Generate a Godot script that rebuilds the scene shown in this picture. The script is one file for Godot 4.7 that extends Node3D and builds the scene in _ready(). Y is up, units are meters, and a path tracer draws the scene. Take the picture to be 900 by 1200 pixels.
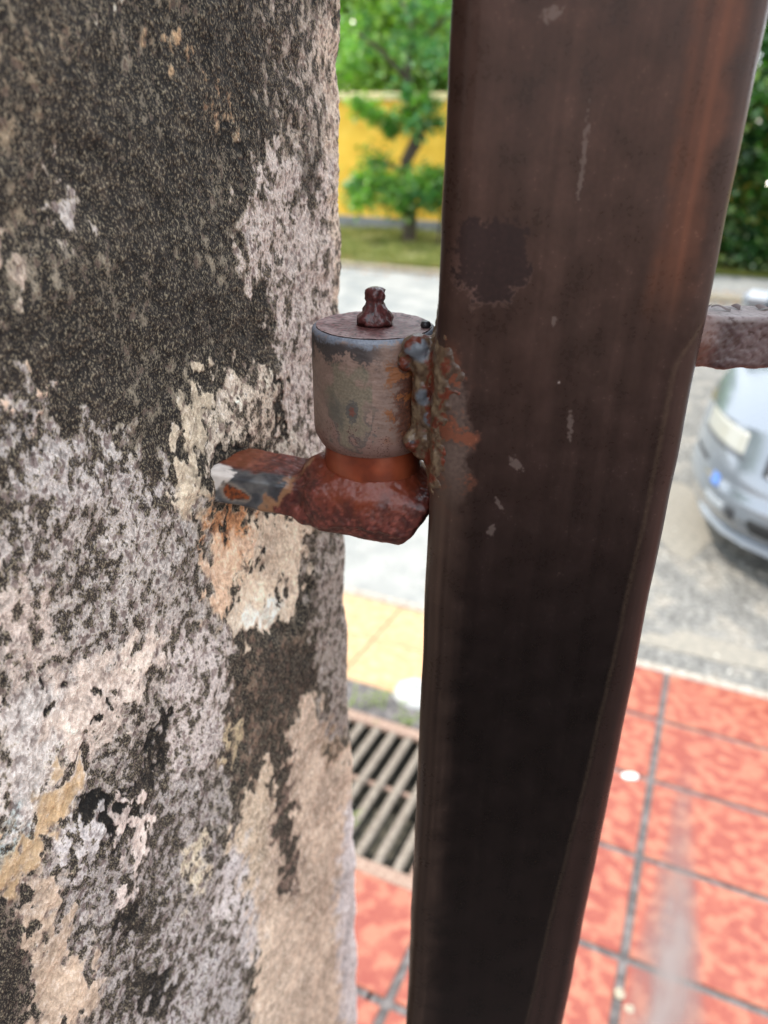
extends Node3D
# A rusty gate hinge on a weathered pillar, a street behind it. Units are metres, y is up, the camera looks towards -z.
# The street runs along u (right and slightly nearer), n leads across it, away from the house.

const EYE := 1.8
const YAW := -0.4032            # turn of the street's axes about y
const PILLAR_YAW := -0.45379    # turn of the pillar
const PILLAR_AT := Vector3(-0.07222, 0.0, -0.31652)
const ROAD := -0.2

var names := {}
var mats := {}
var rng := RandomNumberGenerator.new()

# ---------------------------------------------------------------- helpers
func numbered(called: String) -> String:
	var k: int = names.get(called, -1) + 1
	names[called] = k
	return called if k == 0 else "%s_%03d" % [called, k]

func tag(o: Node, label := "", category := "", group := "", kind := "") -> Node:
	if label: o.set_meta("label", label)
	if category: o.set_meta("category", category)
	if group: o.set_meta("group", group)
	if kind: o.set_meta("kind", kind)
	return o

func thing(called: String, label: String, category: String, at := Vector3.ZERO, turn := 0.0, group := "") -> Node3D:
	var o := Node3D.new()
	o.name = numbered(called)
	add_child(o)
	o.position = at
	o.rotation.y = turn
	tag(o, label, category, group)
	return o

func put(called: String, mesh: Mesh, m: Material, parent: Node = null, at := Vector3.ZERO) -> MeshInstance3D:
	var o := MeshInstance3D.new()
	o.mesh = mesh
	o.material_override = m
	o.position = at
	if parent == null:
		o.name = numbered(called)
		add_child(o)
	else:
		o.name = called
		parent.add_child(o, true)
	return o

func ground_part(called: String, mesh: Mesh, m: Material, at := Vector3.ZERO) -> MeshInstance3D:
	var o := put(called, mesh, m, null, at)
	o.rotation.y = YAW
	tag(o, "", "", "", "structure")
	return o

func street(u: float, n: float, y := 0.0) -> Vector3:
	return Vector3(u, y, -n).rotated(Vector3.UP, YAW)

func c8(r: float, g: float, b: float) -> Color:      # an sRGB colour as a linear one, for vertex colours
	return Color(r / 255.0, g / 255.0, b / 255.0).srgb_to_linear()

func mat(r: float, g: float, b: float, rough := 0.8, spec := 0.5) -> StandardMaterial3D:
	var m := StandardMaterial3D.new()
	m.albedo_color = Color8(int(r), int(g), int(b))
	m.roughness = rough
	m.metallic_specular = spec
	return m

func vmat(rough := 0.8, spec := 0.5) -> StandardMaterial3D:
	var m := mat(255, 255, 255, rough, spec)
	m.vertex_color_use_as_albedo = true
	return m

func noise(sd: int, freq: float, oct := 3, kind := FastNoiseLite.TYPE_SIMPLEX) -> FastNoiseLite:
	var f := FastNoiseLite.new()
	f.seed = sd
	f.noise_type = kind
	f.frequency = freq
	f.fractal_type = FastNoiseLite.FRACTAL_FBM if oct > 1 else FastNoiseLite.FRACTAL_NONE
	f.fractal_octaves = oct
	return f

func noise_bytes(f: FastNoiseLite, w: int, h: int) -> PackedByteArray:
	return f.get_image(w, h).get_data()

func normal_texture(sd: int, freq: float, strength := 4.0, oct := 4) -> NoiseTexture2D:
	var t := NoiseTexture2D.new()
	t.width = 512
	t.height = 512
	t.seamless = true
	t.as_normal_map = true
	t.bump_strength = strength
	t.noise = noise(sd, freq, oct)
	return t

func color_texture(sd: int, freq: float, colors: Array, oct := 5, side := 512) -> NoiseTexture2D:
	var t := NoiseTexture2D.new()
	t.width = side
	t.height = side
	t.seamless = true
	t.noise = noise(sd, freq, oct)
	var ramp := Gradient.new()
	var offs := PackedFloat32Array()
	var cols := PackedColorArray()
	for i in colors.size():
		offs.append(colors[i][0])
		cols.append(Color8(colors[i][1], colors[i][2], colors[i][3]))
	ramp.offsets = offs
	ramp.colors = cols
	t.color_ramp = ramp
	return t

func rough_surface(sd: int, colors: Array, size_m: float, freq := 0.02, rough := 0.9, bump := 4.0) -> StandardMaterial3D:
	# a triplanar material whose pattern repeats every size_m
	var m := StandardMaterial3D.new()
	m.albedo_texture = color_texture(sd, freq, colors)
	m.uv1_triplanar = true
	m.uv1_world_triplanar = true
	m.uv1_scale = Vector3.ONE / size_m
	m.roughness = rough
	if bump > 0:
		m.normal_enabled = true
		m.normal_texture = normal_texture(sd + 1, freq * 4.0, bump)
	return m

func to_mesh(v: PackedVector3Array, nr: PackedVector3Array, idx: PackedInt32Array, uv := PackedVector2Array(), col := PackedColorArray()) -> ArrayMesh:
	var a := []
	a.resize(Mesh.ARRAY_MAX)
	a[Mesh.ARRAY_VERTEX] = v
	a[Mesh.ARRAY_NORMAL] = nr
	if uv.size(): a[Mesh.ARRAY_TEX_UV] = uv
	if col.size(): a[Mesh.ARRAY_COLOR] = col
	a[Mesh.ARRAY_INDEX] = idx
	var m := ArrayMesh.new()
	m.add_surface_from_arrays(Mesh.PRIMITIVE_TRIANGLES, a)
	return m

func grid(v: PackedVector3Array, cols: int, rows: int, flip := false, uv := PackedVector2Array(), col := PackedColorArray(), closed := false) -> ArrayMesh:
	# vertices row by row; smooth normals from the neighbours along both ways
	var nr := PackedVector3Array()
	nr.resize(v.size())
	for j in rows:
		var ju := mini(j + 1, rows - 1) * cols
		var jd := maxi(j - 1, 0) * cols
		for i in cols:
			var ir := mini(i + 1, cols - 1)
			var il := maxi(i - 1, 0)
			if closed:
				if i == 0: il = cols - 2
				if i == cols - 1: ir = 1
			var k := (v[j * cols + ir] - v[j * cols + il]).cross(v[ju + i] - v[jd + i])
			nr[j * cols + i] = (-k if flip else k).normalized()
	var idx := PackedInt32Array()
	idx.resize((cols - 1) * (rows - 1) * 6)
	var at := 0
	for j in rows - 1:
		for i in cols - 1:
			var a := j * cols + i
			var b := a + 1
			var c := a + cols
			var d := c + 1
			if flip:
				idx[at] = a; idx[at + 1] = b; idx[at + 2] = c; idx[at + 3] = b; idx[at + 4] = d; idx[at + 5] = c
			else:
				idx[at] = a; idx[at + 1] = c; idx[at + 2] = b; idx[at + 3] = b; idx[at + 4] = c; idx[at + 5] = d
			at += 6
	return to_mesh(v, nr, idx, uv, col)

func quad(st: SurfaceTool, a: Vector3, b: Vector3, c: Vector3, d: Vector3, out: Vector3) -> void:
	# a flat four-cornered face that looks towards out
	var n := (b - a).cross(c - a).normalized()
	if n.dot(out) < 0.0: n = -n
	var turned := (b - a).cross(c - a).dot(n) > 0.0
	var pts := [a, b, c, a, c, d] if not turned else [a, c, b, a, d, c]
	for p in pts:
		st.set_normal(n)
		st.add_vertex(p)

func box_into(st: SurfaceTool, at: Vector3, size: Vector3, bevel := 0.0, turn := Basis.IDENTITY) -> void:
	# a box with chamfered edges
	var h := size / 2.0
	var e := minf(bevel, minf(h.x, minf(h.y, h.z)) * 0.9)
	for ax in 3:
		var b := (ax + 1) % 3
		var c := (ax + 2) % 3
		for s: float in [-1.0, 1.0]:
			var p := []
			for q in [[-1, -1], [1, -1], [1, 1], [-1, 1]]:
				var w := Vector3.ZERO
				w[ax] = s * h[ax]
				w[b] = q[0] * (h[b] - e)
				w[c] = q[1] * (h[c] - e)
				p.append(at + turn * w)
			var o := Vector3.ZERO
			o[ax] = s
			quad(st, p[0], p[1], p[2], p[3], turn * o)
			if e > 0.0:
				for s2: float in [-1.0, 1.0]:         # the chamfer between this face and the next axis
					var k1 := Vector3.ZERO
					var k2 := Vector3.ZERO
					k1[ax] = s * h[ax]; k1[b] = s2 * (h[b] - e); k1[c] = h[c] - e
					k2[ax] = s * (h[ax] - e); k2[b] = s2 * h[b]; k2[c] = h[c] - e
					var k3 := k2
					var k4 := k1
					k3[c] = -k3[c]; k4[c] = -k4[c]
					var o2 := Vector3.ZERO
					o2[ax] = s; o2[b] = s2
					quad(st, at + turn * k1, at + turn * k2, at + turn * k3, at + turn * k4, turn * o2)
	if e > 0.0:
		for sx: float in [-1.0, 1.0]:
			for sy: float in [-1.0, 1.0]:
				for sz: float in [-1.0, 1.0]:
					var a := at + turn * Vector3(sx * h.x, sy * (h.y - e), sz * (h.z - e))
					var b2 := at + turn * Vector3(sx * (h.x - e), sy * h.y, sz * (h.z - e))
					var c2 := at + turn * Vector3(sx * (h.x - e), sy * (h.y - e), sz * h.z)
					quad(st, a, b2, c2, c2, turn * Vector3(sx, sy, sz))

func begin() -> SurfaceTool:
	var st := SurfaceTool.new()
	st.begin(Mesh.PRIMITIVE_TRIANGLES)
	return st

func box(size: Vector3, bevel := 0.0, at := Vector3.ZERO) -> ArrayMesh:
	var st := begin()
	box_into(st, at, size, bevel)
	return st.commit()

func lathe(profile: Array, steps: int, wobble := 0.0, sd := 1) -> ArrayMesh:
	# profile: [radius, y] from the bottom up, turned round y
	var v := PackedVector3Array()
	var f := noise(sd, 1.0, 2)
	for p in profile:
		for i in steps + 1:
			var a := TAU * (i % steps) / steps
			var r: float = p[0]
			if wobble > 0.0: r *= 1.0 + wobble * f.get_noise_3d(cos(a) * 1.3, p[1] * 250.0, sin(a) * 1.3)
			v.append(Vector3(r * sin(a), p[1], -r * cos(a)))
	return grid(v, steps + 1, profile.size(), true, PackedVector2Array(), PackedColorArray(), true)

func tube(path: Array, radii: Array, sides: int) -> ArrayMesh:
	var v := PackedVector3Array()
	for k in path.size():
		var dir: Vector3 = (path[mini(k + 1, path.size() - 1)] - path[maxi(k - 1, 0)]).normalized()
		var side := dir.cross(Vector3(0.3, 0.1, 1.0)).normalized()
		var up := side.cross(dir)
		for i in sides + 1:
			var a := TAU * (i % sides) / sides
			v.append(path[k] + (side * cos(a) + up * sin(a)) * radii[k])
	return grid(v, sides + 1, path.size(), false, PackedVector2Array(), PackedColorArray(), true)

func nets(lo: Vector3, hi: Vector3, cell: float, field: Callable, paint = null) -> ArrayMesh:
	# surface nets of a signed distance field (negative inside)
	var nx := int((hi.x - lo.x) / cell) + 2
	var ny := int((hi.y - lo.y) / cell) + 2
	var nz := int((hi.z - lo.z) / cell) + 2
	var val := PackedFloat32Array()
	val.resize(nx * ny * nz)
	var k := 0
	for z in nz:
		for y in ny:
			for x in nx:
				val[k] = field.call(lo + Vector3(x, y, z) * cell)
				k += 1
	var cellv := PackedInt32Array()
	cellv.resize(val.size())
	cellv.fill(-1)
	var v := PackedVector3Array()
	var nr := PackedVector3Array()
	var col := PackedColorArray()
	var sy := nx
	var sz := nx * ny
	var off := [0, 1, sy, sy + 1, sz, sz + 1, sz + sy, sz + sy + 1]
	var edges := [[0, 1], [2, 3], [4, 5], [6, 7], [0, 2], [1, 3], [4, 6], [5, 7], [0, 4], [1, 5], [2, 6], [3, 7]]
	for z in nz - 1:
		for y in ny - 1:
			for x in nx - 1:
				var b := x + y * sy + z * sz
				var inside := 0
				for o in off:
					if val[b + o] < 0.0: inside += 1
				if inside == 0 or inside == 8: continue
				var sum := Vector3.ZERO
				var cnt := 0
				for e in edges:
					var a0 := val[b + off[e[0]]]
					var a1 := val[b + off[e[1]]]
					if (a0 < 0.0) == (a1 < 0.0): continue
					var t := a0 / (a0 - a1)
					var p0 := Vector3(e[0] & 1, (e[0] >> 1) & 1, e[0] >> 2)
					var p1 := Vector3(e[1] & 1, (e[1] >> 1) & 1, e[1] >> 2)
					sum += p0.lerp(p1, t)
					cnt += 1
				cellv[b] = v.size()
				var p := lo + (Vector3(x, y, z) + sum / cnt) * cell
				v.append(p)
				var h := cell * 0.7
				nr.append(Vector3(field.call(p + Vector3(h, 0, 0)) - field.call(p - Vector3(h, 0, 0)), field.call(p + Vector3(0, h, 0)) - field.call(p - Vector3(0, h, 0)), field.call(p + Vector3(0, 0, h)) - field.call(p - Vector3(0, 0, h))).normalized())
				if paint != null: col.append(paint.call(p))
	var idx := PackedInt32Array()
	for z in range(1, nz - 1):
		for y in range(1, ny - 1):
			for x in range(1, nx - 1):
				var b := x + y * sy + z * sz
				var a0 := val[b] < 0.0
				for ax in 3:
					var o: int = [1, sy, sz][ax]
					if a0 == (val[b + o] < 0.0): continue
					var o1: int = [sy, sz, 1][ax]
					var o2: int = [sz, 1, sy][ax]
					var q := [cellv[b], cellv[b - o1], cellv[b - o1 - o2], cellv[b - o2]]
					if q.min() < 0: continue
					if a0: idx.append_array([q[0], q[2], q[1], q[0], q[3], q[2]])
					else: idx.append_array([q[0], q[1], q[2], q[0], q[2], q[3]])
	# front faces run clockwise: turn those that look against their normals
	for i in range(0, idx.size(), 3):
		var g := (v[idx[i + 1]] - v[idx[i]]).cross(v[idx[i + 2]] - v[idx[i]])
		if g.dot(nr[idx[i]] + nr[idx[i + 1]] + nr[idx[i + 2]]) > 0.0:
			var s := idx[i + 1]
			idx[i + 1] = idx[i + 2]
			idx[i + 2] = s
	return to_mesh(v, nr, idx, PackedVector2Array(), col)

func smin(a: float, b: float, k: float) -> float:
	var h := clampf(0.5 + 0.5 * (b - a) / k, 0.0, 1.0)
	return lerpf(b, a, h) - k * h * (1.0 - h)

# ---------------------------------------------------------------- the scene
func _ready() -> void:
	rng.seed = 7
	var cam := Camera3D.new()
	cam.name = "camera"
	add_child(cam)
	cam.position = Vector3(0, EYE, 0)
	cam.basis = Basis(Vector3.RIGHT, deg_to_rad(-27.2)) * Basis(Vector3(0, 0, 1), deg_to_rad(0.8))
	cam.fov = 67.3
	cam.near = 0.02
	cam.far = 400.0
	var lens := CameraAttributesPhysical.new()
	lens.frustum_focal_length = 18.02
	lens.frustum_focus_distance = 0.305
	lens.frustum_near = 0.02
	lens.frustum_far = 400.0
	lens.exposure_aperture = 5.3
	cam.attributes = lens
	cam.fov = 67.3
	cam.current = true

	var env := Environment.new()
	var sky := Sky.new()
	var air := ProceduralSkyMaterial.new()
	air.sky_top_color = Color(0.80, 0.83, 0.87)
	air.sky_horizon_color = Color(0.93, 0.95, 0.97)
	air.sky_curve = 0.18
	air.sky_energy_multiplier = 1.45
	air.ground_horizon_color = Color(0.6, 0.58, 0.55)
	air.ground_bottom_color = Color(0.3, 0.28, 0.26)
	air.sun_angle_max = 20.0
	sky.sky_material = air
	env.background_mode = Environment.BG_SKY
	env.sky = sky
	env.tonemap_mode = Environment.TONE_MAPPER_LINEAR
	env.tonemap_exposure = 1.6
	env.sdfgi_enabled = true
	env.ssao_enabled = true
	env.ssil_enabled = true
	var around := WorldEnvironment.new()
	around.name = "world"
	around.environment = env
	add_child(around)

	var sun := DirectionalLight3D.new()
	sun.name = "sun"
	add_child(sun)
	sun.light_energy = 0.85
	sun.light_color = Color(1.0, 0.96, 0.90)
	sun.light_angular_distance = 0.5
	sun.shadow_enabled = true
	sun.look_at_from_position(Vector3(-0.95, 1.85, -0.20), Vector3.ZERO)

	build_ground()
	build_house()
	build_wall_and_trees()
	build_pillar()
	build_gate()
	build_bracket()
	build_drain()
	build_car()
	build_small_things()

# ---------------------------------------------------------------- ground
func slab(u0: float, u1: float, n0: float, n1: float, y0: float, y1: float, bevel := 0.0) -> ArrayMesh:
	return box(Vector3(u1 - u0, y1 - y0, n1 - n0), bevel, Vector3((u0 + u1) / 2, (y0 + y1) / 2, -(n0 + n1) / 2))

func sheet(u0: float, u1: float, n0: float, n1: float, y: float) -> ArrayMesh:
	var st := begin()
	quad(st, Vector3(u0, y, -n0), Vector3(u1, y, -n0), Vector3(u1, y, -n1), Vector3(u0, y, -n1), Vector3.UP)
	return st.commit()

func build_ground() -> void:
	# bare earth, one sheet with the drain's trough cut out of it
	var st := begin()
	var us := [-150.0, -3.2, -0.40, 150.0]
	var ns := [-60.0, 1.26, 1.90, 200.0]
	for i in 3:
		for j in 3:
			if i == 1 and j == 1: continue
			var y := -0.27
			quad(st, Vector3(us[i], y, -ns[j]), Vector3(us[i + 1], y, -ns[j]), Vector3(us[i + 1], y, -ns[j + 1]), Vector3(us[i], y, -ns[j + 1]), Vector3.UP)
	ground_part("ground", st.commit(), rough_surface(11, [[0.2, 84, 76, 60], [0.5, 104, 94, 76], [0.8, 128, 116, 96]], 1.3))
	# the road, its near and far kerbs
	var asphalt := rough_surface(21, [[0.25, 128, 127, 124], [0.5, 140, 139, 136], [0.62, 148, 146, 141], [0.8, 160, 155, 147]], 1.9, 0.012, 0.75, 5.0)
	asphalt.detail_enabled = true
	asphalt.detail_blend_mode = BaseMaterial3D.BLEND_MODE_MUL
	asphalt.detail_albedo = color_texture(25, 0.1, [[0.3, 190, 188, 184], [0.5, 235, 234, 232], [0.68, 255, 254, 250]], 4)
	ground_part("road", slab(-60, 60, 2.76, 10.60, -0.4, ROAD), asphalt)
	var kerb := rough_surface(31, [[0.25, 112, 104, 88], [0.55, 142, 132, 112], [0.8, 168, 158, 138]], 0.7)
	var kerb_stone := rough_surface(33, [[0.25, 150, 142, 130], [0.55, 172, 164, 152], [0.8, 190, 182, 170]], 0.4)
	var near_kerb := ground_part("kerb", slab(-60, 60, 2.708, 2.756, -0.4, ROAD + 0.03, 0.006), kerb_stone)
	near_kerb.name = "near_kerb"
	ground_part("far_kerb", slab(-60, 60, 10.61, 10.75, -0.4, ROAD + 0.07, 0.02), kerb)
	# pale concrete crossing in front of the neighbouring gate
	var concrete := rough_surface(41, [[0.2, 128, 131, 130], [0.5, 142, 143, 140], [0.8, 154, 154, 150]], 2.4, 0.008, 0.85)
	ground_part("concrete_crossing", slab(-14.0, -0.25, 2.762, 10.59, -0.3, ROAD + 0.008, 0.004), concrete)
	# damp patches and rubbed places on the road are real, thin sheets of sand
	var sand := rough_surface(43, [[0.2, 136, 132, 123], [0.6, 148, 142, 131], [0.9, 158, 151, 139]], 0.5)
	var patch := begin()
	for q in [[0.10, 4.25, 0.24, 0.42], [0.30, 2.98, 0.36, 0.08]]:
		var last := Vector3.ZERO
		for k in 25:
			var a := TAU * k / 24.0
			var r: float = 1.0 + 0.22 * sin(a * 3.0 + q[0] * 9.0) + 0.12 * sin(a * 7.0)
			var p := Vector3(q[0] + cos(a) * q[2] * r, ROAD + 0.004, -(q[1] + sin(a) * q[3] * r))
			if k > 0:
				quad(patch, Vector3(q[0], ROAD + 0.004, -q[1]), last, p, p, Vector3.UP)
			last = p
	var sp := ground_part("sand_drift", patch.commit(), sand)
	sp.set_meta("kind", "stuff")
	# grass verge on the far side
	var soil := rough_surface(51, [[0.2, 78, 84, 40], [0.5, 104, 110, 54], [0.8, 140, 132, 84]], 1.1)
	ground_part("verge", slab(-40, 60, 10.754, 32.0, -0.4, ROAD + 0.05), soil)
	ground_part("pavement", slab(-2.2, 30.0, 10.757, 12.2, -0.3, ROAD + 0.066, 0.01), rough_surface(55, [[0.2, 118, 120, 118], [0.5, 138, 139, 136], [0.8, 158, 157, 152]], 1.4))
	var blade := begin()
	for k in 3:
		var q := Basis(Vector3.UP, TAU * k / 3.0)
		quad(blade, q * Vector3(-0.006, 0, 0.01), q * Vector3(0.006, 0, 0.01), q * Vector3(0.004, 0.07, 0.045), q * Vector3(-0.002, 0.09, 0.055), q * Vector3(0, 0, 1))
	var bm := blade.commit()
	var grass := vmat(0.6)
	grass.backlight_enabled = true
	grass.backlight = Color(0.25, 0.35, 0.05)
	var spots: Array[Transform3D] = []
	var tints: Array[Color] = []
	var patchy := noise(53, 0.9, 2)
	for k in 26000:
		var u := rng.randf_range(-9.0, 2.6)
		var n := 10.8 + pow(rng.randf(), 1.3) * 3.8
		if k % 4 == 0:
			u = rng.randf_range(-2.0, 8.0)
			n = maxf(n, 12.3)
		if u > -2.3: n = maxf(n, 12.25)
		if rng.randf() > 0.62 + patchy.get_noise_2d(u, n): continue
		var s := rng.randf_range(0.6, 1.3)
		spots.append(Transform3D(Basis(Vector3.UP, rng.randf() * TAU).scaled(Vector3(s, s * 0.9, s)), Vector3(u, ROAD + 0.05, -n)))
		tints.append(c8(88, 108, 34).lerp(c8(150, 146, 74), rng.randf()))
	var gr := scatter("verge_grass", bm, grass, spots, tints, null)
	gr.rotation.y = YAW
	tag(gr, "short patchy grass on the far verge below the yellow wall", "grass", "", "stuff")
	# fallen leaves along the far kerb
	var leaf := leaf_mesh(0.06, 0.035)
	spots = []
	tints = []
	for k in 900:
		var u := rng.randf_range(-9.0, 9.0)
		var n := 10.78 + absf(rng.randfn()) * 0.22 if k % 2 else 10.25 + rng.randf() * 0.34
		var y := ROAD + (0.07 if n > 10.7 else 0.012)
		spots.append(Transform3D(Basis(Vector3.UP, rng.randf() * TAU) * Basis(Vector3.RIGHT, rng.randfn() * 0.3), Vector3(u, y, -n)))
		tints.append(c8(176, 128, 78).lerp(c8(120, 84, 52), rng.randf()))
	var litter := scatter("leaf_litter", leaf, vmat(0.7), spots, tints, null)
	litter.rotation.y = YAW
	tag(litter, "dry brown leaves fallen along the far kerb", "leaf litter", "", "stuff")
	# grit and pale leaf fragments on the near road
	spots = []
	tints = []
	for k in 420:
		var u := rng.randf_range(-0.4, 2.2)
		var n := rng.randf_range(2.80, 5.6)
		var s := 0.08 + 0.30 * pow(rng.randf(), 3.0)
		spots.append(Transform3D(Basis.from_euler(Vector3(rng.randfn() * 0.4, rng.randf() * TAU, 0.0)).scaled(Vector3.ONE * s), Vector3(u, ROAD + 0.006, -n)))
		tints.append(c8(225, 222, 210).lerp(c8(150, 135, 105), rng.randf()))
	var grit := scatter("road_grit", leaf, vmat(0.3), spots, tints, null)
	grit.rotation.y = YAW
	tag(grit, "pale specks of grit and leaf on the grey road", "grit", "", "stuff")

	build_tiles()

func build_tiles() -> void:
	# red glazed tiles, each one a piece of the driveway that slopes down to the street
	var bed := rough_surface(61, [[0.2, 78, 74, 74], [0.5, 98, 94, 93], [0.8, 122, 116, 114]], 0.5)
	var st := begin()
	# along the slope: 0 is where the drain's house side lies, positive towards the street
	ramp_box(st, -0.42, 4.6, -1.16, 1.412)
	ramp_box(st, -3.6, -0.43, -1.16, -0.066)
	ramp_box(st, -3.6, -0.43, 0.60, 1.412)
	var drive := put("driveway", st.commit(), bed)
	drive.transform = ramp()
	tag(drive, "", "", "", "structure")
	var w := 512
	var a := noise_bytes(noise(62, 0.015, 5), w, w)
	var b := noise_bytes(noise(63, 0.006, 3), w, w)
	var c := noise_bytes(noise(64, 0.10, 3), w, w)
	var red: Array[StandardMaterial3D] = []
	for k in 3:
		var img := PackedByteArray()
		img.resize(w * w * 3)
		for i in w * w:
			var v := a[(i + k * 70001) % (w * w)] / 255.0
			var t := smoothstep(0.28, 0.66, v + (c[i] / 255.0 - 0.5) * 0.25) * 0.95 + (b[i] / 255.0 - 0.5) * 0.5 + 0.06 * (k - 1)
			t = clampf(t, 0.0, 1.0)
			img[i * 3] = int(lerpf(168, 138, t))
			img[i * 3 + 1] = int(lerpf(106, 64, t))
			img[i * 3 + 2] = int(lerpf(82, 50, t))
		var m := StandardMaterial3D.new()
		m.albedo_texture = ImageTexture.create_from_image(Image.create_from_data(w, w, false, Image.FORMAT_RGB8, img))
		m.uv1_triplanar = true
		m.uv1_world_triplanar = true
		m.uv1_scale = Vector3.ONE / [0.47, 0.53, 0.61][k]
		m.uv1_offset = Vector3(0.13, 0.4, 0.29) * k
		m.roughness = 0.38
		m.normal_enabled = true
		m.normal_texture = mats.get_or_add("tile_bump", normal_texture(65, 0.03, 1.6))
		red.append(m)
	var pitch_u := 0.47
	var pitch_n := 0.3535
	var red_tile := box(Vector3(pitch_u - 0.022, 0.014, pitch_n - 0.022), 0.0025)
	for i in range(-8, 8):
		for j in range(0, 7):
			var u := 0.09 + pitch_u * (i + 0.5)
			var n := 1.410 - pitch_n * (j + 0.5)
			if i < -1 and n > -0.07:
				continue
			var o := put("tile", red_tile, red[posmod(i * 7 + j * 5 + (i * j) % 3, 3)], drive, Vector3(u, -0.003 + rng.randf() * 0.0012, -n))
			o.rotation = Vector3(rng.randfn() * 0.002, 0, rng.randfn() * 0.002)
	# sand coloured tiles between drain and street
	var cream := rough_surface(67, [[0.2, 180, 142, 104], [0.5, 192, 154, 114], [0.8, 202, 168, 130]], 0.5, 0.015, 0.6, 2.0)
	var sandy := box(Vector3(0.594, 0.014, 0.310), 0.0025)
	for i in 5:
		for j in 2:
			put("tile", sandy, cream, drive, Vector3(-0.75 - 0.6 * i, -0.003 + rng.randf() * 0.001, -(1.235 - 0.316 * j)))

func ramp() -> Transform3D:
	return Transform3D(Basis(Vector3.UP, YAW) * Basis(Vector3.RIGHT, -0.1194), street(0, 1.304))

func ramp_box(st: SurfaceTool, u0: float, u1: float, n0: float, n1: float) -> void:
	box_into(st, Vector3((u0 + u1) / 2, -0.047, -(n0 + n1) / 2), Vector3(u1 - u0, 0.09, n1 - n0))

func scatter(called: String, m: Mesh, material: Material, spots: Array[Transform3D], tints: Array[Color], parent: Node) -> MultiMeshInstance3D:
	var mm := MultiMesh.new()
	mm.transform_format = MultiMesh.TRANSFORM_3D
	mm.use_colors = true
	mm.mesh = m
	mm.instance_count = spots.size()
	for k in spots.size():
		mm.set_instance_transform(k, spots[k])
		mm.set_instance_color(k, tints[k])
	var o := MultiMeshInstance3D.new()
	o.multimesh = mm
	o.material_override = material
	if parent:
		o.name = called
		parent.add_child(o, true)
	else:
		o.name = numbered(called)
		add_child(o)
	return o

func leaf_mesh(length: float, width: float) -> ArrayMesh:
	# a pointed leaf folded along its midrib
	var st := begin()
	var l := [[0.0, 0.0], [0.3, 0.85], [0.6, 1.0], [1.0, 0.0]]
	for s: float in [-1.0, 1.0]:
		for k in 3:
			var a0 := Vector3(0, -0.12 * pow(l[k][0], 2) * length, l[k][0] * length)
			var a1 := Vector3(0, -0.12 * pow(l[k + 1][0], 2) * length, l[k + 1][0] * length)
			var b0 := a0 + Vector3(s * l[k][1] * width / 2, 0.2 * l[k][1] * width, 0)
			var b1 := a1 + Vector3(s * l[k + 1][1] * width / 2, 0.2 * l[k + 1][1] * width, 0)
			quad(st, a0, b0, b1, a1, Vector3(-s * 0.3, 1, 0))
	return st.commit()

# ---------------------------------------------------------------- house behind the camera, unseen but mirrored in the post
func build_house() -> void:
	var o := thing("house", "cream rendered house behind the gate with a car porch added for reflections", "house", street(0, 0), YAW)
	var render := rough_surface(71, [[0.2, 206, 196, 176], [0.8, 222, 214, 196]], 2.0)
	var st := begin()
	box_into(st, Vector3(0.6, 1.6, 8.9), Vector3(11.0, 3.2, 0.2))
	put("wall", st.commit(), render, o)
	var roof := put("added_porch_roof", box(Vector3(6.4, 0.16, 5.4), 0.01, Vector3(0.4, 3.05, 6.1)), mat(214, 208, 198), o)  # unseen porch, added to darken what the gate post mirrors
	for x in [-2.5, 3.3]:
		put("added_porch_column", box(Vector3(0.28, 2.97, 0.28), 0.01, Vector3(x, 1.485, 3.4)), render, o)
	var wd := put("window", box(Vector3(1.8, 1.2, 0.06), 0.01, Vector3(-2.6, 1.6, 8.78)), mat(88, 70, 58, 0.5), o)
	for x in [-3.03, -2.17]:
		put("pane", box(Vector3(0.78, 1.06, 0.02), 0.0, Vector3(x, 1.6, 8.745)), mat(40, 48, 54, 0.06), wd)
	var dr := put("door", box(Vector3(1.0, 2.1, 0.06), 0.01, Vector3(1.4, 1.05, 8.78)), mat(96, 62, 40, 0.5), o)
	put("handle", box(Vector3(0.03, 0.14, 0.05), 0.008, Vector3(1.02, 1.0, 8.73)), mat(180, 170, 140, 0.3), dr)
	put("added_porch_floor", box(Vector3(11.0, 0.3, 8.95), 0.0, Vector3(0.6, 0.0, 4.325)), mat(56, 46, 42, 0.6), o)  # unseen dark floor, added so the lower post reflects black

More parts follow.
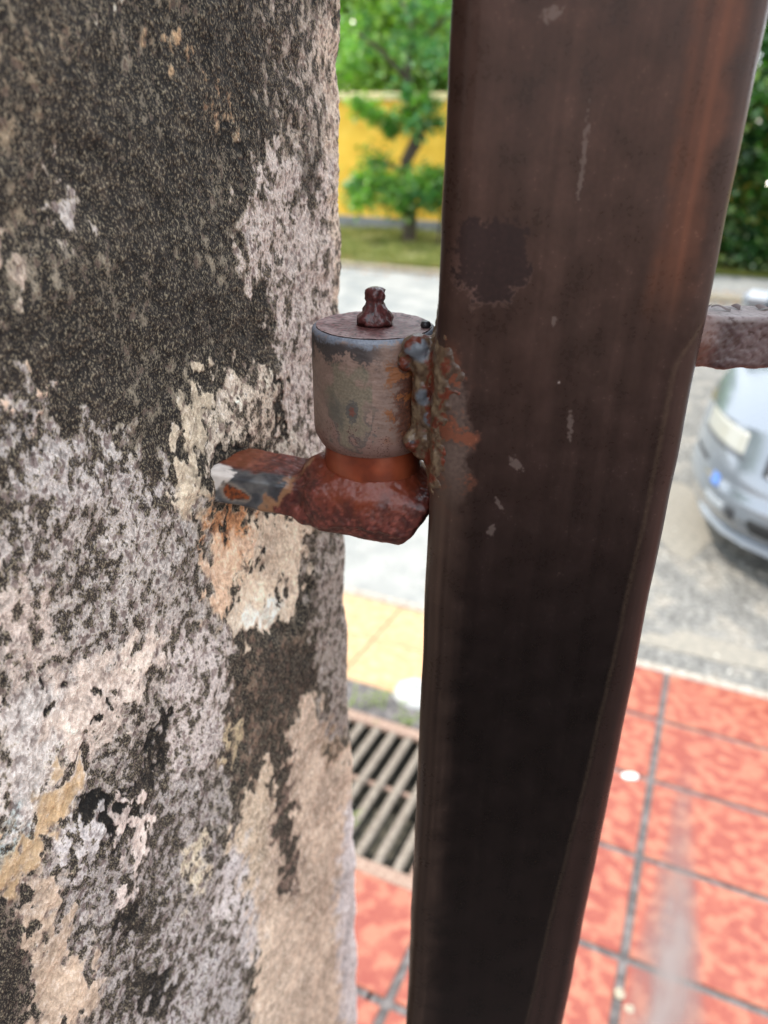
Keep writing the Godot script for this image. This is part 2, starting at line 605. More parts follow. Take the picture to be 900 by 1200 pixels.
# ---------------------------------------------------------------- yellow wall, trees
func build_wall_and_trees() -> void:
	var o := thing("boundary_wall", "yellow painted boundary wall with a pale coping across the road", "wall", street(-4.0, 14.6, ROAD + 0.045), YAW)
	var yellow := rough_surface(81, [[0.2, 216, 172, 52], [0.5, 228, 184, 60], [0.8, 236, 194, 74]], 2.3, 0.01, 0.75, 1.5)
	put("wall", box(Vector3(26.0, 2.22, 0.2), 0.0, Vector3(0, 1.11, 0)), yellow, o)
	put("coping", box(Vector3(26.0, 0.12, 0.32), 0.015, Vector3(0, 2.28, 0)), rough_surface(83, [[0.2, 214, 196, 140], [0.8, 236, 224, 180]], 1.2), o)
	put("plinth", box(Vector3(26.0, 0.22, 0.06), 0.01, Vector3(0, 0.11, 0.13)), rough_surface(85, [[0.2, 104, 108, 112], [0.8, 140, 142, 142]], 1.0), o)
	var bark := rough_surface(87, [[0.2, 46, 38, 32], [0.5, 72, 60, 50], [0.8, 100, 88, 74]], 0.4, 0.03)
	# the bent tree on the verge
	var t := thing("verge_tree", "bent dark trunked garden tree on the verge before the yellow wall", "tree", Vector3(0.37, ROAD + 0.05, -14.1))
	put("trunk", tube([Vector3(0, -0.1, 0), Vector3(0.02, 0.5, 0), Vector3(-0.06, 1.0, 0), Vector3(-0.08, 1.3, 0.02), Vector3(0.06, 1.55, 0), Vector3(0.14, 1.8, 0), Vector3(0.02, 2.05, 0), Vector3(-0.1, 2.4, 0), Vector3(-0.06, 3.0, 0), Vector3(0.0, 4.2, 0)], [0.13, 0.11, 0.1, 0.1, 0.11, 0.095, 0.08, 0.075, 0.06, 0.03], 9), bark, t)
	for b in [[Vector3(-0.1, 2.5, 0), Vector3(-1.1, 3.2, 0.2)], [Vector3(-0.05, 2.9, 0), Vector3(0.9, 3.5, 0.1)], [Vector3(-0.03, 3.3, 0), Vector3(-0.7, 4.0, -0.4)], [Vector3(-0.08, 1.1, 0), Vector3(-0.6, 1.25, 0.3)]]:
		put("branch", tube([b[0], b[0].lerp(b[1], 0.5) + Vector3(0, 0.08, 0), b[1]], [0.05, 0.035, 0.015], 6), bark, t)
	var cl := []
	for k in 34:
		cl.append([Vector3(rng.randf_range(-1.5, 1.4), rng.randf_range(2.5, 4.4), rng.randf_range(-1.0, 1.0)), rng.randf_range(0.22, 0.42)])
	for k in 24:      # lower sprays beside the trunk
		cl.append([Vector3(rng.randf_range(-1.1, 0.45), rng.randf_range(0.55, 1.3), rng.randf_range(-0.3, 0.4)), rng.randf_range(0.16, 0.26)])
	for k in 9:      # sprays that hang before the wall
		cl.append([Vector3(rng.randf_range(-0.9, 0.5), rng.randf_range(1.75, 2.45), rng.randf_range(0.0, 0.5)), rng.randf_range(0.10, 0.18)])
	cl.append([Vector3(-0.2, 1.9, 0.2), 0.13])
	cl.append([Vector3(-0.08, 2.25, 0.25), 0.13])
	cl.append([Vector3(-0.35, 1.75, 0.2), 0.10])
	cl.append([Vector3(0.25, 0.75, 0.2), 0.2])
	cl.append([Vector3(0.55, 1.0, 0.1), 0.2])
	crown(t, cl, 105, [c8(74, 124, 48), c8(134, 182, 74), c8(92, 150, 100)], 0.12)
	# small shrub on the right of the trunk
	var sh := thing("garden_shrub", "small green shrub at the foot of the bent tree", "shrub", Vector3(0.88, ROAD + 0.05, -14.0))
	put("stem", tube([Vector3(0, -0.05, 0), Vector3(0.03, 0.4, 0), Vector3(0.0, 0.8, 0.05)], [0.03, 0.025, 0.01], 6), bark, sh)
	cl = []
	for k in 7:
		cl.append([Vector3(rng.randf_range(-0.3, 0.4), rng.randf_range(0.25, 1.0), rng.randf_range(-0.3, 0.3)), rng.randf_range(0.14, 0.24)])
	crown(sh, cl, 90, [c8(64, 116, 44), c8(96, 150, 56)], 0.1)
	# trees behind the wall, and the dense growth on the right
	var kinds := [
		["broad pale green tree rising behind the wall left of the bent tree", Vector3(-2.2, -0.1, -20.6), 7.0, 2.6, [c8(100, 154, 68), c8(160, 196, 92)]],
		["tall dark green tree rising behind the wall right of the bent tree", Vector3(1.7, -0.1, -20.8), 7.5, 2.7, [c8(58, 104, 50), c8(108, 156, 70)]],
		["bluish green tree far behind the yellow wall", Vector3(-0.4, 0, -24.0), 9.0, 3.2, [c8(66, 110, 76), c8(108, 150, 100)]],
		["pale yellow green tree just behind the yellow wall in the middle", Vector3(0.2, -0.1, -19.4), 5.6, 2.4, [c8(112, 156, 70), c8(160, 186, 96)]],
		["light crowned street tree standing beside the concrete crossing", Vector3(-2.5, -0.2, -5.6), 5.2, 1.5, [c8(80, 130, 56), c8(120, 160, 76)]],
		["leafy tree beside the road beyond the parked car", Vector3(7.0, -0.1, -13.2), 6.0, 2.4, [c8(34, 76, 34), c8(72, 118, 48)]],
		["thick dark tree standing behind the trees beyond the car", Vector3(10.0, -0.1, -16.4), 8.0, 3.3, [c8(30, 66, 34), c8(62, 104, 44)]],
		["rounded green tree between the wall and the road tree", Vector3(4.9, -0.1, -15.2), 6.4, 2.0, [c8(40, 84, 36), c8(84, 130, 52)]],
	]
	for q in kinds:
		var tr := thing("tree", q[0], "tree", q[1])
		var h: float = q[2]
		var r: float = q[3]
		put("trunk", tube([Vector3(0, -0.1, 0), Vector3(0.06, h * 0.3, 0), Vector3(-0.05, h * 0.6, 0.05), Vector3(0, h * 0.9, 0)], [0.2, 0.16, 0.11, 0.03], 9), bark, tr)
		for k in 5:
			var a := TAU * k / 5.0 + rng.randf()
			var b0 := Vector3(0, h * (0.3 + 0.1 * k), 0)
			put("branch", tube([b0, b0 + Vector3(cos(a) * r * 0.35, h * 0.1, sin(a) * r * 0.35), b0 + Vector3(cos(a) * r * 0.75, h * 0.16, sin(a) * r * 0.75)], [0.08, 0.05, 0.015], 6), bark, tr)
		cl = []
		var low := 0.03 if q[1].x > 3.0 else 0.22
		for k in (26 if q[1].z > -8.0 else 105):
			var d := Vector3(rng.randfn(), rng.randfn(), rng.randfn()).normalized() * pow(rng.randf(), 0.4)
			cl.append([Vector3(d.x * r, h * (low + 1.0) / 2.0 + d.y * h * (1.0 - low) / 2.0, d.z * r), rng.randf_range(0.25, 0.55)])
		crown(tr, cl, 110, q[4], 0.19)
	# a low clipped shrub row by the right verge
	for k in 7:
		var p := street(-0.75 + k * 0.72, 12.5 + 0.25 * sin(k * 2.1), -0.1)
		var hd := thing("verge_shrub", ["leftmost tall dark shrub of the row along the far kerb", "second tall shrub from the left along the far kerb", "third tall shrub from the left along the far kerb", "fourth tall shrub from the left along the far kerb", "fifth tall shrub from the left along the far kerb", "sixth tall shrub from the left along the far kerb", "last tall shrub of the row along the far kerb"][k], "shrub", p, 0.0, "shrubs along the far kerb")
		put("stem", tube([Vector3(0, -0.05, 0), Vector3(0.02, 0.8, 0), Vector3(0, 1.9, 0)], [0.03, 0.02, 0.01], 6), bark, hd)
		cl = []
		for j in 20:
			cl.append([Vector3(rng.randf_range(-0.45, 0.45), rng.randf_range(0.1, 2.5), rng.randf_range(-0.35, 0.35)), rng.randf_range(0.2, 0.34)])
		crown(hd, cl, 150, [c8(30, 66, 28), c8(62, 104, 40)], 0.12)

func crown(parent: Node, clumps: Array, per: int, tones: Array, size: float) -> void:
	var spots: Array[Transform3D] = []
	var tints: Array[Color] = []
	for c in clumps:
		var tone: Color = tones[rng.randi() % tones.size()]
		for k in per:
			var d := Vector3(rng.randfn(), rng.randfn() * 0.8, rng.randfn()) * float(c[1]) * 0.62
			var s := size * rng.randf_range(0.7, 1.3)
			var e := Basis.from_euler(Vector3(rng.randfn() * 0.6 - 0.2, rng.randf() * TAU, rng.randfn() * 0.4))
			spots.append(Transform3D(e.scaled_local(Vector3.ONE * s), c[0] + d))
			tints.append(tone.lerp(tones[rng.randi() % tones.size()], rng.randf() * 0.5).lerp(c8(176, 196, 132), 0.55 if rng.randf() < 0.14 else 0.0) * rng.randf_range(0.8, 1.5))
	if not mats.has("leaf"):
		mats.leaf = leaf_mesh(1.0, 0.55)
		var m := vmat(0.2, 0.8)
		m.backlight_enabled = true
		m.backlight = Color(0.8, 0.9, 0.42)
		mats.leaf_skin = m
	var o := scatter("crown", mats.leaf, mats.leaf_skin, spots, tints, parent)
	o.set_meta("kind", "stuff")

# ---------------------------------------------------------------- pillar
const MAP_W := 156        # stain map, cells of 2 mm: s from -175 mm, height from 1860 mm downwards
const MAP_H := 420
const TEX_W := 1024
const TEX_H := 2048
const S0 := -0.175
const S_SPAN := 0.31
const Y1 := 1.86
const Y_SPAN := 0.84
var stain_cover := PackedFloat32Array()
var stain_r := PackedFloat32Array()
var stain_g := PackedFloat32Array()
var stain_b := PackedFloat32Array()

func stain_or_shade(cover: float, tint: Color, feather: float, pts: Array) -> void:
	# lays one patch of dirt or painted shade over the map: pts are millimetres along the face and up it, feather the width of its edge in mm
	var x := PackedFloat32Array()
	var y := PackedFloat32Array()
	var lo := Vector2(1e6, 1e6)
	var hi := -lo
	for i in range(0, pts.size(), 2):
		x.append(pts[i])
		y.append(pts[i + 1])
		lo = lo.min(Vector2(pts[i], pts[i + 1]))
		hi = hi.max(Vector2(pts[i], pts[i + 1]))
	var n := x.size()
	var f := maxf(feather * 1.5, 1.2)
	var i0 := clampi(int((lo.x - f + 175.0) / 2.0), 0, MAP_W - 1)
	var i1 := clampi(int((hi.x + f + 175.0) / 2.0) + 1, 0, MAP_W - 1)
	var j0 := clampi(int((1860.0 - hi.y - f) / 2.0), 0, MAP_H - 1)
	var j1 := clampi(int((1860.0 - lo.y + f) / 2.0) + 1, 0, MAP_H - 1)
	for j in range(j0, j1 + 1):
		var py := 1860.0 - (j + 0.5) * 2.0
		for i in range(i0, i1 + 1):
			var px := -175.0 + (i + 0.5) * 2.0
			var inside := false
			var best := 1e9
			var k2 := n - 1
			for k in n:
				var ax := x[k2]
				var ay := y[k2]
				var ex := x[k] - ax
				var ey := y[k] - ay
				var t := clampf(((px - ax) * ex + (py - ay) * ey) / (ex * ex + ey * ey + 1e-6), 0.0, 1.0)
				var dx := px - ax - ex * t
				var dy := py - ay - ey * t
				best = minf(best, dx * dx + dy * dy)
				if (y[k] > py) != (ay > py) and px < ex * (py - ay) / ey + ax: inside = not inside
				k2 = k
			var d := sqrt(best) * (1.0 if inside else -1.0)
			var w := smoothstep(-f, f, d)
			if w <= 0.0: continue
			var at := j * MAP_W + i
			stain_cover[at] = lerpf(stain_cover[at], cover, w)
			stain_r[at] = lerpf(stain_r[at], tint.r, w)
			stain_g[at] = lerpf(stain_g[at], tint.g, w)
			stain_b[at] = lerpf(stain_b[at], tint.b, w)

func lay_stains() -> void:
	var n := MAP_W * MAP_H
	stain_cover.resize(n)
	stain_r.resize(n)
	stain_g.resize(n)
	stain_b.resize(n)
	stain_cover.fill(0.98)
	stain_r.fill(165 / 255.0)
	stain_g.fill(150 / 255.0)
	stain_b.fill(135 / 255.0)
	stain_or_shade(0.58, Color8(176, 162, 158), 6, [-121, 1673, -22, 1606, -5, 1572, -19, 1492, -22, 1236, -170, 1486])
	stain_or_shade(0.64, Color8(186, 170, 162), 8, [45, 1840, 113, 1847, 113, 1787, 52, 1789, 49, 1823])
	stain_or_shade(0.74, Color8(150, 130, 110), 10, [-77, 1827, -45, 1830, -68, 1789, -79, 1771, -91, 1772])
	stain_or_shade(0.33, Color8(192, 177, 174), 3, [38, 1774, 47, 1790, 69, 1788, 73, 1785, 83, 1786, 115, 1787, 117, 1606, 45, 1635, 45, 1698, 43, 1726, 23, 1737, 24, 1761])
	stain_or_shade(0.82, Color8(150, 140, 135), 2, [73, 1785, 89, 1786, 90, 1764, 78, 1763, 73, 1772])
	stain_or_shade(0.3, Color8(196, 176, 164), 4, [102, 1846, 117, 1848, 121, 1604, 103, 1612, 102, 1757, 98, 1826])
	stain_or_shade(0.28, Color8(165, 155, 155), 1.2, [-69, 1788, -66, 1784, -58, 1775, -62, 1771, -60, 1766, -72, 1771, -69, 1778])
	stain_or_shade(0.55, Color8(200, 150, 110), 4, [-12, 1825, 3, 1820, 18, 1810, 27, 1795, 19, 1800, 9, 1811, -2, 1817, -15, 1821])
	stain_or_shade(0.2, Color8(170, 150, 140), 3, [-94, 1770, -88, 1764, -88, 1754, -91, 1751, -98, 1756])
	stain_or_shade(1.3, Color8(90, 80, 70), 2, [23, 1794, 31, 1793, 31, 1789, 24, 1788])
	stain_or_shade(0.25, Color8(190, 185, 180), 1, [-36, 1832, -30, 1833, -33, 1825, -36, 1826])
	stain_or_shade(0.46, Color8(178, 168, 168), 3, [-105, 1730, -87, 1716, -73, 1703, -63, 1701, -63, 1693, -52, 1691, -43, 1677, -35, 1668, -32, 1651, -20, 1637, -25, 1622, -119, 1672])
	stain_or_shade(0.12, Color8(205, 170, 150), 1, [-93, 1727, -89, 1726, -89, 1715, -95, 1719])
	stain_or_shade(0.47, Color8(178, 166, 164), 6, [-114, 1691, -19, 1645, -18, 1609, -25, 1585, -53, 1594, -96, 1610, -101, 1648, -120, 1669])
	stain_or_shade(0.2, Color8(188, 170, 164), 5, [-120, 1669, -109, 1662, -104, 1650, -107, 1638, -102, 1627, -118, 1623, -124, 1655])
	stain_or_shade(0.14, Color8(200, 180, 172), 2, [-108, 1618, -95, 1611, -76, 1608, -56, 1607, -50, 1592, -65, 1584, -85, 1585, -78, 1571, -96, 1577, -103, 1578, -116, 1585, -119, 1604])
	stain_or_shade(0.24, Color8(196, 184, 182), 3, [-131, 1629, -109, 1616, -116, 1585, -110, 1575, -125, 1563, -146, 1571])
	stain_or_shade(0.34, Color8(190, 175, 174), 4, [-48, 1608, -25, 1585, -3, 1575, -10, 1543, -19, 1522, -27, 1500, -51, 1519, -57, 1553])
	stain_or_shade(0.12, Color8(190, 172, 155), 1.5, [-17, 1706, -11, 1707, -6, 1697, -10, 1682, -17, 1668, -16, 1647, -32, 1651, -35, 1668, -25, 1679, -29, 1684, -21, 1693])
	stain_or_shade(0.42, Color8(198, 180, 168), 2, [-4, 1695, 23, 1703, 29, 1698, 44, 1694, 45, 1676, 39, 1656, 35, 1653, 15, 1665, -1, 1660, -13, 1663, -8, 1681])
	stain_or_shade(1.3, Color8(60, 50, 45), 0.7, [-15, 1665, 1, 1667, 20, 1663, 21, 1659, 2, 1662, -12, 1661])  # dark gap round the bar's root, painted on as shade
	stain_or_shade(0.0, Color8(215, 205, 195), 0.7, [37, 1697, 44, 1694, 39, 1689])
	stain_or_shade(0.1, Color8(205, 190, 180), 1, [-3, 1694, 12, 1691, 8, 1686, -2, 1689])
	stain_or_shade(1.15, Color8(90, 80, 70), 1, [43, 1694, 50, 1688, 49, 1671, 43, 1661, 38, 1657, 43, 1673])  # shadow of the crease beside the loose crust, painted in
	stain_or_shade(0.08, Color8(185, 165, 155), 0.8, [50, 1690, 54, 1682, 52, 1661, 40, 1651, 49, 1666])
	stain_or_shade(0.25, Color8(190, 178, 170), 2, [38, 1657, 55, 1660, 80, 1631, 78, 1622, 38, 1650])
	stain_or_shade(0.08, Color8(206, 170, 148), 3, [-16, 1644, 21, 1624, 18, 1609, -1, 1590, -15, 1588, -18, 1599, -16, 1626])
	stain_or_shade(0.25, Color8(186, 132, 96), 3, [-17, 1649, 21, 1628, 17, 1617, -5, 1624, -15, 1632])
	stain_or_shade(1.0, Color8(120, 80, 60), 1, [-11, 1639, -4, 1636, -9, 1625, -14, 1634])
	stain_or_shade(0.05, Color8(205, 182, 165), 1, [21, 1627, 75, 1599, 68, 1572, 60, 1554, 50, 1545, 21, 1556, 8, 1559, -3, 1573, -4, 1579, 5, 1596, 18, 1609])
	stain_or_shade(0.0, Color8(225, 215, 208), 2, [5, 1579, 39, 1566, 45, 1554, 22, 1560, 7, 1567])
	stain_or_shade(1.2, Color8(100, 90, 80), 1, [20, 1603, 27, 1599, 27, 1592, 20, 1594])
	stain_or_shade(0.95, Color8(120, 110, 105), 1.5, [35, 1574, 44, 1574, 45, 1560, 38, 1560])
	stain_or_shade(0.42, Color8(158, 146, 142), 3, [75, 1592, 123, 1568, 127, 1394, 101, 1411, 77, 1443, 74, 1508, 66, 1550, 70, 1571])
	stain_or_shade(0.84, Color8(140, 115, 100), 3, [-4, 1568, 13, 1555, 50, 1539, 53, 1516, 69, 1492, 59, 1472, 41, 1486, 43, 1450, 28, 1443, -5, 1461, -23, 1496, -17, 1521, -10, 1548])
	stain_or_shade(0.08, Color8(188, 164, 149), 3, [45, 1479, 72, 1479, 79, 1442, 116, 1395, 141, 1347, 162, 924, -30, 1250, -13, 1317, -14, 1384, -11, 1446, 3, 1465, 19, 1465, 29, 1449])
	stain_or_shade(0.15, Color8(182, 160, 143), 3, [19, 1465, 28, 1446, 15, 1420, -6, 1382, -21, 1400, -25, 1447, -5, 1461])
	stain_or_shade(0.8, Color8(140, 115, 105), 3, [22, 1462, 38, 1454, 39, 1395, 42, 1342, 35, 1325, 20, 1355, 19, 1400])
	stain_or_shade(0.6, Color8(160, 135, 115), 3, [77, 1435, 111, 1403, 101, 1392, 83, 1411])
	stain_or_shade(0.1, Color8(190, 178, 180), 5, [106, 1344, 141, 1329, 162, 924, 93, 1082, 90, 1247])
	stain_or_shade(0.2, Color8(170, 150, 125), 2, [-17, 1521, -3, 1512, -6, 1493, -17, 1496, -20, 1512])
	stain_or_shade(0.6, Color8(172, 160, 160), 4, [-105, 1568, -64, 1533, -25, 1492, -28, 1437, -50, 1414, -22, 1320, -45, 1276, -130, 1419, -116, 1449, -124, 1502, -120, 1539, -112, 1555])
	stain_or_shade(0.2, Color8(190, 178, 180), 5, [-30, 1439, -13, 1428, -11, 1373, -7, 1326, -22, 1320, -27, 1368, -45, 1400])
	stain_or_shade(0.4, Color8(172, 162, 164), 5, [-74, 1438, -20, 1335, -45, 1276, -95, 1359])
	stain_or_shade(0.25, Color8(185, 168, 150), 2, [-53, 1480, -43, 1466, -44, 1434, -58, 1434, -59, 1458])
	stain_or_shade(1.4, Color8(60, 55, 55), 1.5, [-103, 1557, -92, 1552, -91, 1533, -94, 1518, -103, 1525, -105, 1542])
	stain_or_shade(1.3, Color8(60, 55, 55), 1.5, [-63, 1566, -56, 1562, -61, 1531, -69, 1535])
	stain_or_shade(1.3, Color8(60, 55, 55), 1.2, [-86, 1544, -78, 1533, -76, 1521, -81, 1529])
	stain_or_shade(1.3, Color8(60, 55, 55), 2, [-102, 1485, -90, 1469, -96, 1453, -104, 1467])
	stain_or_shade(1.2, Color8(60, 55, 55), 2, [-105, 1434, -80, 1404, -81, 1379, -104, 1408])
	stain_or_shade(1.3, Color8(60, 55, 55), 1, [-113, 1621, -106, 1618, -111, 1612, -116, 1615])
	stain_or_shade(1.3, Color8(60, 55, 55), 1, [-126, 1629, -123, 1626, -125, 1623, -128, 1626])
	stain_or_shade(1.2, Color8(60, 55, 55), 1.5, [-99, 1712, -93, 1706, -92, 1703, -100, 1705])
	stain_or_shade(1.3, Color8(60, 55, 55), 1, [-88, 1596, -85, 1592, -89, 1584, -93, 1586])
	stain_or_shade(1.3, Color8(60, 55, 55), 1.5, [-76, 1544, -63, 1535, -67, 1529, -76, 1529])
	stain_or_shade(0.1, Color8(200, 180, 175), 1, [-92, 1547, -85, 1535, -78, 1520, -77, 1499, -84, 1499, -93, 1480, -98, 1491, -88, 1508, -92, 1527])
	stain_or_shade(0.1, Color8(200, 190, 190), 1, [-108, 1574, -103, 1567, -105, 1560, -110, 1564])
	stain_or_shade(0.25, Color8(190, 180, 182), 1, [-119, 1557, -112, 1555, -104, 1538, -104, 1529, -112, 1525, -119, 1523, -120, 1546])
	stain_or_shade(0.02, Color8(178, 150, 122), 1.2, [-122, 1578, -108, 1574, -108, 1553, -118, 1553, -121, 1563, -129, 1554, -134, 1544, -142, 1540, -153, 1551, -147, 1571, -135, 1562])
	stain_or_shade(0.9, Color8(150, 130, 120), 3, [-153, 1551, -140, 1542, -140, 1519, -147, 1494, -154, 1459, -170, 1486])
	stain_or_shade(0.08, Color8(180, 156, 140), 1.5, [-134, 1544, -125, 1519, -127, 1505, -125, 1483, -121, 1463, -118, 1443, -129, 1447, -139, 1444, -154, 1468, -141, 1503, -143, 1524])
	stain_or_shade(0.6, Color8(170, 185, 190), 2, [-143, 1581, -134, 1567, -137, 1562, -146, 1568])


func build_pillar() -> void:
	lay_stains()
	var small := PackedByteArray()
	small.resize(MAP_W * MAP_H * 4)
	for i in MAP_W * MAP_H:
		small[i * 4] = int(clampf(stain_r[i], 0, 1) * 255)
		small[i * 4 + 1] = int(clampf(stain_g[i], 0, 1) * 255)
		small[i * 4 + 2] = int(clampf(stain_b[i], 0, 1) * 255)
		small[i * 4 + 3] = int(clampf(stain_cover[i] / 1.5, 0, 1) * 255)
	var map := Image.create_from_data(MAP_W, MAP_H, false, Image.FORMAT_RGBA8, small)
	var mw := 512
	var mh := 1388
	map.resize(mw, mh, Image.INTERPOLATE_CUBIC)
	var stains := map.get_data()
	# the plaster's own colours change more gently than the mould on it
	var hue := Image.create_from_data(MAP_W, MAP_H, false, Image.FORMAT_RGBA8, small)
	hue.resize(39, 105, Image.INTERPOLATE_LANCZOS)
	hue.resize(mw, mh, Image.INTERPOLATE_CUBIC)
	var hues := hue.get_data()
	# noises, in texels of 0.30 x 0.41 mm
	var warp_x := noise_bytes(noise(101, 0.022, 4), TEX_W, TEX_H)
	var warp_y := noise_bytes(noise(102, 0.022, 4), TEX_W, TEX_H)
	var mid := noise_bytes(noise(103, 0.030, 4), TEX_W, TEX_H)
	var fine := noise_bytes(noise(104, 0.13, 3), TEX_W, TEX_H)
	var grain := noise_bytes(noise(105, 0.30, 2), TEX_W, TEX_H)
	var pits := noise_bytes(noise(107, 0.055, 2, FastNoiseLite.TYPE_CELLULAR), TEX_W, TEX_H)
	var flake := noise_bytes(noise(108, 0.05, 4), TEX_W, TEX_H)
	var broad := noise_bytes(noise(106, 0.006, 3), TEX_W, TEX_H)
	var img := PackedByteArray()
	img.resize(TEX_W * TEX_H * 3)
	var tall := PackedByteArray()
	tall.resize(TEX_W * TEX_H)
	for j in TEX_H:
		var my := float(j) * mh / TEX_H
		for i in TEX_W:
			var p := j * TEX_W + i
			var wx := (warp_x[p] - 128) * 0.16
			var wy := (warp_y[p] - 128) * 0.16
			var q := (clampi(int(my + wy), 0, mh - 1) * mw + clampi(int(i * 0.5 + wx), 0, mw - 1)) * 4
			var cover := stains[q + 3] * 0.00588
			var f := fine[p] / 255.0 - 0.5
			var m := mid[p] / 255.0 - 0.5
			var g := grain[p] / 255.0 - 0.5
			var k := flake[p] / 255.0 - 0.5
			var bd := broad[p] / 255.0 - 0.5
			var soft := clampf((cover - 0.03) * 3.2, 0.10, 1.0) * (1.0 - 0.35 * smoothstep(0.7, 0.95, cover))
			var coarse := cover + (m * 1.3 + k * 0.6) * soft + bd * 0.75
			var v := coarse + (f * 1.15 + g * 0.7 + k * 0.6) * soft
			var dark := 0.72 * smoothstep(0.47, 0.65, v) + 0.28 * smoothstep(0.25, 0.85, coarse + 0.3 * f)
			var deep := clampf(cover - 1.0, 0.0, 0.5) * 2.0
			# mould: nearly black brown with pale sand grains showing through
			var tone := (0.80 + 0.5 * bd) * (1.0 - 0.35 * deep) * (1.0 + 0.9 * m + 0.5 * k)
			var dr := 46.0 * tone
			var dg := 39.5 * tone
			var db := 35.0 * tone
			var speck := smoothstep(0.07, 0.17, g * 0.62 + f * 0.42 + m * 0.12) * (1.0 - deep)
			dr = lerpf(dr, 205.0, speck * 0.62)
			dg = lerpf(dg, 188.0, speck * 0.62)
			db = lerpf(db, 156.0, speck * 0.62)
			# plaster: chalky where it has flaked, darker where dirt sits in its pores
			var busy := 0.35 + 0.65 * clampf(cover * 2.2, 0.0, 1.0)
			var lit := 1.06 + 0.16 * busy + (0.50 * m + 0.62 * f + 0.52 * g + 0.5 * k) * busy + 0.3 * bd
			var chalk := smoothstep(0.16, 0.34, k + 0.5 * f) * busy
			var pore := smoothstep(0.30, 0.20, pits[p] / 255.0 + 0.4 * k + 0.3 * f) * clampf(cover * 1.6, 0.08, 0.6)
			var near := 0.45
			var hr := lerpf(hues[q], stains[q], near) * lit
			var hg := lerpf(hues[q + 1], stains[q + 1], near) * lit
			var hb := lerpf(hues[q + 2], stains[q + 2], near) * lit * 0.96
			hr = lerpf(hr, 232.0, chalk * 0.6)
			hg = lerpf(hg, 222.0, chalk * 0.6)
			hb = lerpf(hb, 214.0, chalk * 0.6)
			hr = lerpf(hr, 74.0, pore * 0.75)
			hg = lerpf(hg, 53.0, pore * 0.75)
			hb = lerpf(hb, 49.0, pore * 0.75)
			img[p * 3] = clampi(int(lerpf(hr, dr, dark)), 0, 245)
			img[p * 3 + 1] = clampi(int(lerpf(hg, dg, dark)), 0, 245)
			img[p * 3 + 2] = clampi(int(lerpf(hb, db, dark)), 0, 245)
			tall[p] = clampi(int(128.0 - (dark - 0.5) * 60.0 + f * 76.0 * busy + g * 66.0 * busy + m * 80.0 + k * 50.0 - deep * 50.0 + speck * 26.0 - pore * 40.0), 0, 255)
	var skin := StandardMaterial3D.new()
	skin.albedo_texture = ImageTexture.create_from_image(Image.create_from_data(TEX_W, TEX_H, false, Image.FORMAT_RGB8, img))
	skin.roughness = 0.86
	skin.metallic_specular = 0.4
	var rgba := PackedByteArray()
	rgba.resize(TEX_W * TEX_H * 4)
	for p in TEX_W * TEX_H:
		rgba[p * 4] = tall[p]
		rgba[p * 4 + 1] = tall[p]
		rgba[p * 4 + 2] = tall[p]
		rgba[p * 4 + 3] = 255
	var bump := Image.create_from_data(TEX_W, TEX_H, false, Image.FORMAT_RGBA8, rgba)
	bump.bump_map_to_normal_map(7.0)
	skin.normal_enabled = true
	skin.normal_texture = ImageTexture.create_from_image(bump)
	skin.normal_scale = 0.6

	var o := thing("gate_pillar", "mould stained old plaster gate pillar with a hinge bracket set in it", "pillar", PILLAR_AT, PILLAR_YAW)
	# the face towards the gate with its round far arris: one relief
	var s_col := PackedFloat32Array()
	s_col.append_array([-0.22, -0.21, -0.2, -0.19, -0.182])
	var s := S0
	while s < 0.150:
		s_col.append(s)
		s += 0.00105
	for k in 6: s_col.append(0.155 + 0.02 * k)
	var y_row := PackedFloat32Array()
	var y := 2.36
	while y > 0.0:
		y_row.append(y)
		y -= 0.00105 if y < 1.87 and y > 1.02 else 0.008
	var cols := s_col.size()
	var rows := y_row.size()
	var v := PackedVector3Array()
	v.resize(cols * rows)
	var uv := PackedVector2Array()
	uv.resize(cols * rows)
	var swell := noise(111, 14.0, 3)
	var lumps := noise(112, 55.0, 2)
	var r := 0.013
	for j in rows:
		y = y_row[j]
		var edge := 0.1190 - 0.0025 * smoothstep(1.80, 1.64, y) + 0.0135 * smoothstep(1.62, 1.15, y) + 0.0006 * lumps.get_noise_2d(y * 3.0, 4.0)
		var vv := (Y1 - y) / Y_SPAN
		var row := int(fposmod(vv, 1.0) * TEX_H) % TEX_H * TEX_W
		for i in cols:
			s = s_col[i]
			var h := tall[row + int(fposmod((s - S0) / S_SPAN, 1.0) * TEX_W) % TEX_W]
			var lift := (h - 128) * 0.0000058 + 0.0022 * swell.get_noise_2d(s, y) + 0.0005 * lumps.get_noise_2d(s, y)
			# the loose crust beside the bracket stands proud of the plaster behind it
			lift += 0.0016 * smoothstep(0.053, 0.050, s) * smoothstep(0.005, 0.03, s) * smoothstep(1.632, 1.65, y) * smoothstep(1.70, 1.685, y)
			# plaster packed round the root of the bar
			lift += 0.0034 * exp(-(pow((s + 0.015) / 0.007, 2) + pow((y - 1.6545) / 0.011, 2)))
			# the hollow where plaster has broken away under the bracket
			var hollow := Vector2((s - 0.046) / 0.030, (y - 1.585) / 0.05).length()
			lift -= 0.0022 * smoothstep(1.05, 0.9, hollow)
			var x := lift
			var z := s
			var a := s - (edge - r)
			if a > 0.0:
				var t := minf(a / r, PI / 2)
				var over := maxf(a - r * PI / 2, 0.0)
				x = (r + lift) * cos(t) - r - over
				z = edge - r + (r + lift) * sin(t)
			v[j * cols + i] = Vector3(x, y, -z)
			uv[j * cols + i] = Vector2((s - S0) / S_SPAN, vv)
	put("plaster_face", grid(v, cols, rows, true, uv), skin, o)
	var plain := rough_surface(115, [[0.25, 52, 46, 42], [0.45, 92, 84, 78], [0.6, 150, 140, 134], [0.8, 190, 178, 170]], 0.35, 0.03, 0.9, 6.0)
